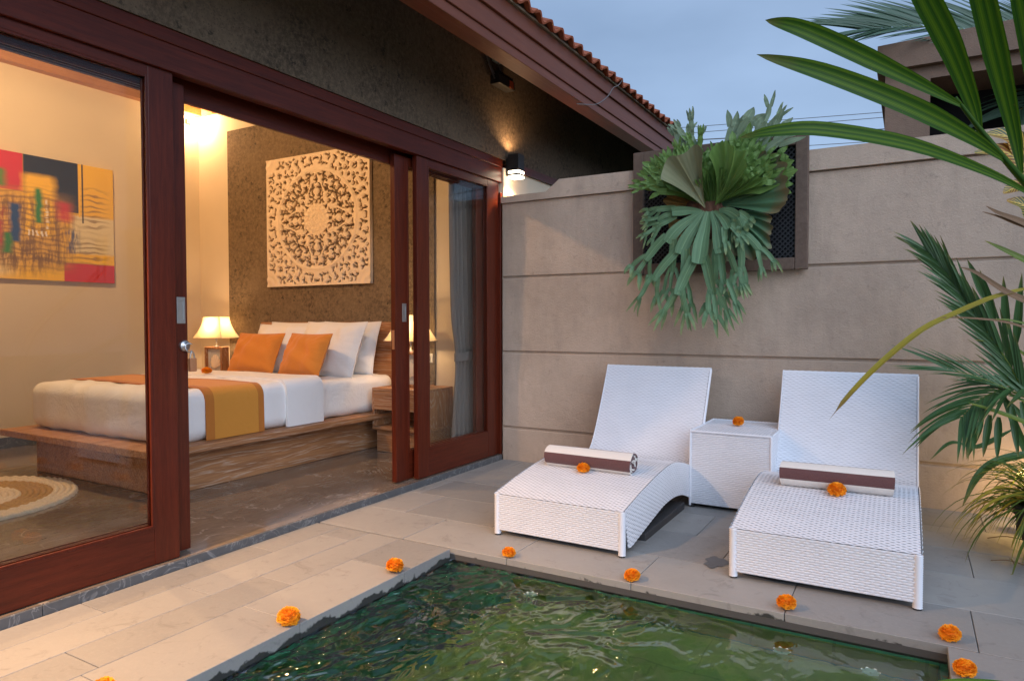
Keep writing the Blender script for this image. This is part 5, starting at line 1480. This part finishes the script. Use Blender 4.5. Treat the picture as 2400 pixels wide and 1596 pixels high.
# ---- broad leaved palm in the foreground
fp_ = thing('foreground_palm', 'bright green palm leaf with broad blades reaching in from the right, close to the camera', 'palm', tuple(pt(2420, 640, 1.75) + Vector((.3, 0, -1.6))))
D = 1.62
rach = [pt(2200, 225, D), pt(2250, 290, D), pt(2320, 375, D), pt(2400, 470, D + .02), pt(2520, 640, D + .1)]
MB().tube(spline(rach, 24), list(np.linspace(.004, .011, 24)), 8).build('leaf_stalk', M['palm_front'], fp_)
blades = [
    ([pt(2222, 248, D), pt(2120, 195, D - .02), pt(1960, 118, D - .05), pt(1840, 66, D - .05), pt(1762, 47, D - .02)], .042, .16),
    ([pt(2322, 375, D), pt(2240, 320, D - .03), pt(2100, 248, D - .08), pt(1900, 170, D - .10), pt(1742, 126, D - .08)], .045, .14),
    ([pt(2400, 462, D), pt(2280, 400, D - .05), pt(2100, 335, D - .12), pt(1900, 300, D - .16), pt(1790, 302, D - .15), pt(1702, 318, D - .12)], .034, .12),
    ([pt(2258, 312, D), pt(2240, 240, D), pt(2190, 110, D - .04), pt(2125, -20, D - .1), pt(2060, -170, D - .15), pt(2030, -260, D - .15)], .052, .10),
    ([pt(2352, 400, D), pt(2335, 300, D), pt(2300, 150, D - .03), pt(2262, -10, D - .08), pt(2220, -180, D - .15), pt(2200, -270, D - .15)], .050, .10),
    ([pt(2425, 480, D), pt(2420, 330, D - .02), pt(2385, 130, D - .05), pt(2350, -40, D - .1), pt(2310, -200, D - .15)], .052, .10),
]
for p, w, f in blades:
    curve_leaf('leaf', 'palm_front', fp_, p, w, toward(p[2]) + Vector((-.1, .2, .35)), f, strap, 26, )
# stem and out of frame base so the leaf grows from somewhere
MB().tube(spline([pt(2520, 640, D + .1), pt(2600, 900, D + .15), Vector((3.72, -2.6, .0))], 20), .02, 10).build('stem', M['palm_lime'], fp_)
curve_leaf('leaf', 'palm_front', fp_, [pt(2560, 1690, 1.3), pt(2420, 1610, 1.28), pt(2320, 1592, 1.27), pt(2200, 1584, 1.27), pt(2090, 1592, 1.27)], .040, (0, -.5, 1), .1, strap)

# ---- young palm with drying leaf tips, in front of the wall
yp = thing('drying_palm', 'young palm with one long yellow drooping leaf and dry brown leaf tips', 'palm', (3.55, -1.6, 0))
YD = 3.2
curve_leaf('leaf', 'palm_yellow', yp, [pt(2520, 720, YD + .2), pt(2420, 665, YD + .1), pt(2310, 678, YD), pt(2200, 722, YD), pt(2120, 762, YD), pt(2030, 835, YD), pt(1960, 905, YD), pt(1908, 968, YD)], .036, (-.1, -.6, .8), .12, lambda t: .25 + .75 * math.sin(math.pi * (t * .96)) ** .7 if t < .95 else .25 * (1 - t) * 10)
curve_leaf('leaf', 'palm_brown', yp, [pt(2440, 720, YD), pt(2330, 680, YD), pt(2250, 630, YD), pt(2210, 615, YD)], .045, (0, -1, .6), .15, lambda t: (1 - t) ** .8 + .05)
curve_leaf('leaf', 'palm_brown', yp, [pt(2440, 555, YD), pt(2358, 515, YD), pt(2300, 492, YD), pt(2270, 475, YD)], .05, (0, -1, .6), .15, lambda t: (1 - t) ** .8 + .05)
curve_leaf('leaf', 'palm_brown', yp, [pt(2440, 545, YD), pt(2350, 520, YD), pt(2300, 500, YD), pt(2262, 488, YD)], .02, (0, -1, .6), .15, lambda t: (1 - t) ** .5 + .1)
curve_leaf('leaf', 'palm_lime', yp, [pt(2460, 650, YD), pt(2370, 605, YD), pt(2310, 575, YD), pt(2268, 555, YD)], .045, (0, -1, .5), .15, lambda t: (1 - t) ** .7 + .05)
curve_leaf('leaf', 'palm_brown', yp, [pt(2460, 790, YD), pt(2330, 745, YD), pt(2240, 733, YD), pt(2165, 731, YD)], .014, (0, -1, .5), .1, lambda t: (1 - t) ** .5 + .1)
curve_leaf('leaf', 'palm_lime', yp, [pt(2440, 785, YD), pt(2390, 755, YD), pt(2330, 738, YD), pt(2290, 735, YD)], .014, (0, -1, .5), .1, lambda t: (1 - t) ** .5 + .1)
MB().tube(spline([pt(2520, 720, YD + .2), Vector((3.95, -1.7, .5)), Vector((3.95, -1.6, -.02))], 16), .016, 8).build('stem', M['palm_lime'], yp)

# ---- feathery areca fronds by the wall
ar = thing('areca_palm', 'dark green areca palm with feathery fronds in front of the garden wall', 'palm', (3.75, -.6, 0))
def frond(parent, mat, rpts, n, lfun, wid, spread, side, nrm, droop, name='frond', seed=0, t0=.12, sides=(1, -1), close=.0, curl=.12):
    rs = random.Random(seed); c = spline(rpts, 60); m = MB(); nrm = Vector(nrm).normalized()
    for i in range(n):
        t = t0 + (1 - t0) * (i + rs.uniform(-.2, .2)) / (n - 1); t = min(max(t, 0), .999)
        k = min(int(t * 59), 58); p = Vector(c[k]) + (Vector(c[k + 1]) - Vector(c[k])) * (t * 59 - k)
        T = (Vector(c[k + 1]) - Vector(c[k])).normalized(); S = T.cross(nrm).normalized()
        for sg in sides:
            a = R(spread(t, sg) + rs.uniform(-4, 4)); d = (T * math.cos(a) + S * sg * math.sin(a) + nrm * .12).normalized()
            L = lfun(t, sg) * rs.uniform(.88, 1.08)
            pts4 = []; q = p.copy(); dd = d.copy()
            for j in range(8):
                pts4.append(q.copy()); dd = (dd + Vector((0, 0, -droop(t, sg) / 7)) + T * curl / 7).normalized(); q = q + dd * (L / 7)
            ln = (nrm + Vector((rs.uniform(-.3, .3), rs.uniform(-.3, .3), rs.uniform(-.3, .3)))).normalized()
            if abs(ln.dot(d)) > .9: ln = Vector((0, -1, .3)).normalized()
            m.ribbon(pts4, wid * rs.uniform(.8, 1.1), ln, .22, prof=lambda t_: (min(1, t_ * 4 + .35)) * (1 - t_ ** 2.6) + .03, nc=1)
    o = m.build(name, M[mat], parent)
    MB().tube(c, list(np.linspace(.009, .002, 60)), 6).build('rachis', M['palm_lime'], parent)
    return o
A1 = [pt(2520, 1180, 3.55), pt(2400, 985, 3.6), pt(2330, 850, 3.65), pt(2245, 722, 3.7), pt(2192, 645, 3.75), pt(2146, 590, 3.8)]
frond(ar, 'palm_mid', A1, 30, lambda t, s: (.40 - .16 * t), .024, lambda t, s: (16 if s > 0 else 16 - 6 * t), 1, (-.2, -.9, .35), lambda t, s: .35, seed=3, sides=(1, -1), t0=.3)
# upright leaflets off the upper side of that frond
up_ = MB()
for px, py, L_, dx in ((2290, 735, .30, -14), (2318, 770, .34, -4), (2340, 790, .40, 2), (2362, 820, .42, 10), (2270, 690, .26, -20), (2395, 850, .4, 16)):
    p0 = pt(px, py, 3.68); p1 = p0 + Vector((math.sin(R(dx)) * L_, -.05, math.cos(R(dx)) * L_))
    up_.ribbon([p0 + (p1 - p0) * f + Vector((0, 0, -.03 * f * f)) for f in np.linspace(0, 1, 8)], .042, (-.2, -1, .1), .2, prof=lambda t_: min(1, t_ * 3 + .4) * (1 - t_ ** 2.4) + .03)
up_.build('leaflets', M['palm_mid'], ar)
A2 = [pt(2560, 960, 3.75), pt(2440, 905, 3.7), pt(2340, 890, 3.65), pt(2260, 918, 3.6), pt(2215, 960, 3.56)]
frond(ar, 'palm_mid', A2, 18, lambda t, s: (.44 - .10 * t), .024, lambda t, s: (30 if s < 0 else 34), 1, (-.15, -.6, .8), lambda t, s: (.30 if s < 0 else .7), seed=5, t0=.35)
dn = MB()
for px, py, L_, dx in ((2262, 965, .22, -18), (2280, 955, .22, -8), (2300, 960, .22, -2), (2330, 935, .26, 6), (2352, 925, .28, 12)):
    p0 = pt(px, py, 3.58); p1 = p0 + Vector((math.sin(R(dx)) * L_, -.04, -math.cos(R(dx)) * L_))
    dn.ribbon([p0 + (p1 - p0) * f for f in np.linspace(0, 1, 8)], .036, (-.2, -1, .2), .2, prof=lambda t_: min(1, t_ * 3 + .4) * (1 - t_ ** 3) + .03)
dn.build('leaflets', M['palm_mid'], ar)
A3 = [pt(2560, 1020, 3.5), pt(2440, 955, 3.55), pt(2340, 905, 3.6), pt(2250, 868, 3.65), pt(2180, 850, 3.7)]
frond(ar, 'palm_mid', A3, 12, lambda t, s: .30, .016, lambda t, s: 22, 1, (-.15, -.6, .8), lambda t, s: .15, seed=8, t0=.35, name='frond')
for p, w, mt_ in (([pt(2400, 1040, 3.6), pt(2300, 1062, 3.6), pt(2250, 1100, 3.6), pt(2215, 1168, 3.6)], .052, 'palm_mid'),
                  ([pt(2330, 990, 3.7), pt(2250, 1030, 3.65), pt(2190, 1020, 3.6), pt(2140, 1060, 3.6)], .032, 'palm_mid'),
                  ([pt(2420, 1000, 3.5), pt(2340, 965, 3.5), pt(2270, 940, 3.5), pt(2230, 928, 3.5)], .034, 'palm_lime'),
                  ([pt(2420, 960, 3.68), pt(2330, 910, 3.68), pt(2250, 875, 3.68), pt(2150, 858, 3.68)], .02, 'palm_lime'),
                  ([pt(2420, 880, 3.68), pt(2350, 810, 3.68), pt(2290, 790, 3.68), pt(2240, 782, 3.68)], .02, 'palm_lime'),
                  ([pt(2420, 1130, 3.7), pt(2350, 1090, 3.7), pt(2300, 1065, 3.7), pt(2250, 1082, 3.7)], .026, 'palm_mid'),
                  ([pt(2400, 1110, 3.7), pt(2350, 1010, 3.7), pt(2318, 930, 3.7), pt(2300, 890, 3.7)], .04, 'palm_mid'),
                  ([pt(2430, 1130, 3.7), pt(2385, 1020, 3.7), pt(2345, 950, 3.7), pt(2300, 905, 3.7)], .04, 'palm_mid')):
    curve_leaf('leaf', mt_, ar, p, w, (-.2, -.7, .7), .15, lambda t: min(1, t * 4 + .3) * (1 - t ** 3) + .02)
MB().tube(spline([A1[0], Vector((3.72, -.7, .3)), Vector((3.74, -.6, -.02))], 14), .014, 8).build('stem', M['palm_lime'], ar)
MB().tube(spline([A2[0], Vector((3.76, -.9, .4)), Vector((3.78, -.62, -.02))], 14), .014, 8).build('stem', M['palm_lime'], ar)
MB().tube(spline([A3[0], Vector((3.74, -.8, .3)), Vector((3.70, -.64, -.02))], 14), .012, 8).build('stem', M['palm_lime'], ar)

# ---- pot of grassy striped plant at the foot of the wall
gp = thing('grassy_plant', 'yellow and green striped grassy plant spilling over a dark stone pot', 'plant', (3.62, -.72, 0))
pc = Vector((3.60, -.78, 0))
pr = [(.13, 0), (.16, .02), (.20, .14), (.215, .24), (.225, .26), (.20, .262), (.19, .235), (0, .225)]
MB().grid([[[pc.x + r * math.cos(a), pc.y + r * math.sin(a), z] for a in np.linspace(0, 2 * math.pi, 36, endpoint=False)] for r, z in pr], closed_v=True).build('pot', simple('dark_mossy_stone', (.045, .04, .03), .85, var=.4, scale=25, bump=.5), gp)
rs = random.Random(4)
for name_, mat, n_, Lr, wr_ in (('grass_blades', 'grass_leaf', 300, (.28, .58), (.010, .019)), ('striped_leaves', 'grass_yellow', 60, (.30, .52), (.020, .034))):
    m = MB()
    for i in range(n_):
        a = rs.uniform(0, 6.283); r0 = rs.uniform(0, .15); p = pc + Vector((r0 * math.cos(a), r0 * math.sin(a), .225)); el = rs.uniform(25, 80)
        d = Vector((math.cos(a) * math.cos(R(el)), math.sin(a) * math.cos(R(el)), math.sin(R(el)))); L_ = rs.uniform(*Lr); q = p.copy(); P_ = []
        for j in range(10):
            P_.append(q.copy()); d = (d + Vector((0, 0, -.22 - .012 * j))).normalized(); q = q + d * L_ / 9
            if q.z < .004: q.z = .004
        m.ribbon(P_, rs.uniform(*wr_), (-math.cos(a) * .3, -math.sin(a) * .3, 1), .2, prof=lambda t_: min(1, t_ * 3 + .5) * (1 - t_ ** 3) + .03, nc=1)
    m.build(name_, M[mat], gp)
# fallen twigs
tw = MB()
for a, b in (((3.28, -.95, .006), (3.42, -.98, .012)), ((3.36, -.88, .006), (3.37, -1.0, .008)), ((3.30, -.55, .006), (3.44, -.66, .05))): tw.tube(spline([a, tuple((np.array(a) + np.array(b)) / 2 + [0, .01, .01]), b], 8), .0025, 5)
tag(tw.build('twigs', M['palm_brown']), 'dry twigs lying on the stone beside the grassy plant', 'twigs', kind='stuff')

# ---- croton
cr = thing('croton', 'croton with yellow veined orange leaves beside the palm', 'plant', (3.85, -1.5, 0))
CD = 2.9
for p, w in (([pt(2460, 470, CD), pt(2380, 400, CD), pt(2320, 352, CD), pt(2244, 352, CD)], .085), ([pt(2440, 470, CD), pt(2380, 380, CD), pt(2330, 320, CD), pt(2272, 308, CD)], .09),
             ([pt(2440, 400, CD), pt(2390, 420, CD), pt(2340, 432, CD), pt(2310, 446, CD)], .07), ([pt(2450, 560, CD), pt(2400, 520, CD), pt(2360, 475, CD), pt(2318, 462, CD)], .075),
             ([pt(2440, 300, CD), pt(2410, 330, CD), pt(2370, 390, CD), pt(2350, 410, CD)], .08)):
    curve_leaf('leaf', 'croton', cr, p, w, toward(p[1]) + Vector((0, 0, .6)), .15, lambda t: math.sin(math.pi * (t * .95 + .03)) ** .75 + .02)
MB().tube(spline([pt(2450, 470, CD), Vector((3.9, -1.7, .9)), Vector((3.88, -1.5, -.02))], 16), .012, 8).build('stem', M['palm_brown'], cr)

# garden spike light among the plants
gl = thing('garden_light', 'small black spike light among the plants by the wall', 'lamp', (3.46, -.30, 0))
MB().tube([(3.46, -.30, 0), (3.46, -.30, .10)], .012, 10).build('spike', M['black_metal'], gl)
MB().tube([(3.46, -.30, .10), (3.47, -.33, .17)], .03, 14).build('head', M['black_metal'], gl)
lamp_point('light', (3.50, -.33, .26), 4.5, .03, gl, (1, .62, .22))

# ---- palm behind the wall, top right
bp_ = thing('tall_palm', 'tall palm behind the wall with a blue-green feathered frond against the sky', 'palm', tuple(Vector((4.9, .9, 0))))
B1 = [pt(2700, 160, 5.6), pt(2520, 120, 5.6), pt(2380, 92, 5.6), pt(2250, 72, 5.6), pt(2120, 62, 5.6), pt(2040, 66, 5.6), pt(1985, 70, 5.6)]
frond(bp_, 'palm_far', B1, 46, lambda t, s: (.95 - .42 * t), .040, lambda t, s: (46 - 22 * t), 1, (-.1, -.75, .55), lambda t, s: .10, seed=12, t0=.1, curl=.3)
B2 = [pt(2720, 200, 5.9), pt(2600, 60, 5.9), pt(2480, -60, 5.9), pt(2330, -130, 5.9), pt(2200, -110, 5.9)]
frond(bp_, 'palm_far', B2, 34, lambda t, s: .60, .034, lambda t, s: 46, 1, (-.1, -.75, .55), lambda t, s: .9, seed=14, t0=.1)
B3 = [pt(2720, 230, 5.5), pt(2600, 200, 5.5), pt(2480, 200, 5.5), pt(2400, 220, 5.5), pt(2340, 260, 5.5)]
frond(bp_, 'palm_far', B3, 22, lambda t, s: .5, .034, lambda t, s: 40, 1, (-.1, -.75, .55), lambda t, s: .5, seed=15, t0=.1)
MB().tube(spline([pt(2710, 200, 5.7), Vector((4.85, .95, 1.6)), Vector((4.9, .9, -.3))], 24), list(np.linspace(.07, .10, 24)), 12).build('trunk', M['frame_wood'], bp_)

# ================================================================ BEYOND THE WALL
nb_ = thing('neighbour_tower', 'brown rendered tower with a dark opening behind the garden wall', 'building', (3.6, 2.0, 0))
TX0, TX1, TY0, TY1 = 2.735, 4.9, 1.5, 3.4
m = MB(); m.box(TX0, TY0, -.3, 3.05, TY1, 3.16); m.box(3.3, TY0 + .6, -.3, TX1, TY1, 3.16).box(3.0505, TY0, 2.45 - 2.75, TX1, TY0 + .55, 2.58).box(3.0505, TY0, 3.06, TX1, TY1 - .01, 3.16)
m.build('wall', M['tower'], nb_)
MB().prism([(TX0 - .06, 3.1605), (TX1, 3.1605), (TX1, 3.42), (TX0 - .055, 3.36)], 'y', TY0 - .06, TY1 + .05).build('cap', M['tower'], nb_, bevel=.01)
MB().box(3.0505, TY0 + .56, 2.5805, 3.2995, TY1 - .2, 3.0595).box(3.0505, TY0 + .551, 2.5805, TX1, TY0 + .599, 3.0595).build('opening', M['black_fill'], nb_)  # black fill stands in for the unlit inside of the opening

for i, (y0_, y1_, lab) in enumerate(((276, 246, 'topmost of the thin overhead cables in the sky above the wall'), (290, 258, 'second thin overhead cable from the top in the sky above the wall'), (306, 285, 'thicker overhead cable nearest above the top of the wall'), (335, 312, 'lowest thin overhead cable, just clear of the wall top'))):
    a, b = ony(1560, y0_ + 8, 9.0), ony(2036, y1_, 9.0); d = (b - a)
    P_ = [a + d * f + Vector((0, 0, -.10 * math.sin(math.pi * min(1, max(0, (f + 3) / 7))))) for f in np.linspace(-3, 4, 60)]
    o = MB().tube(P_, .006 if i != 2 else .011, 6).build('overhead_cable', M['cable']); tag(o, lab, 'cable', 'overhead cables')
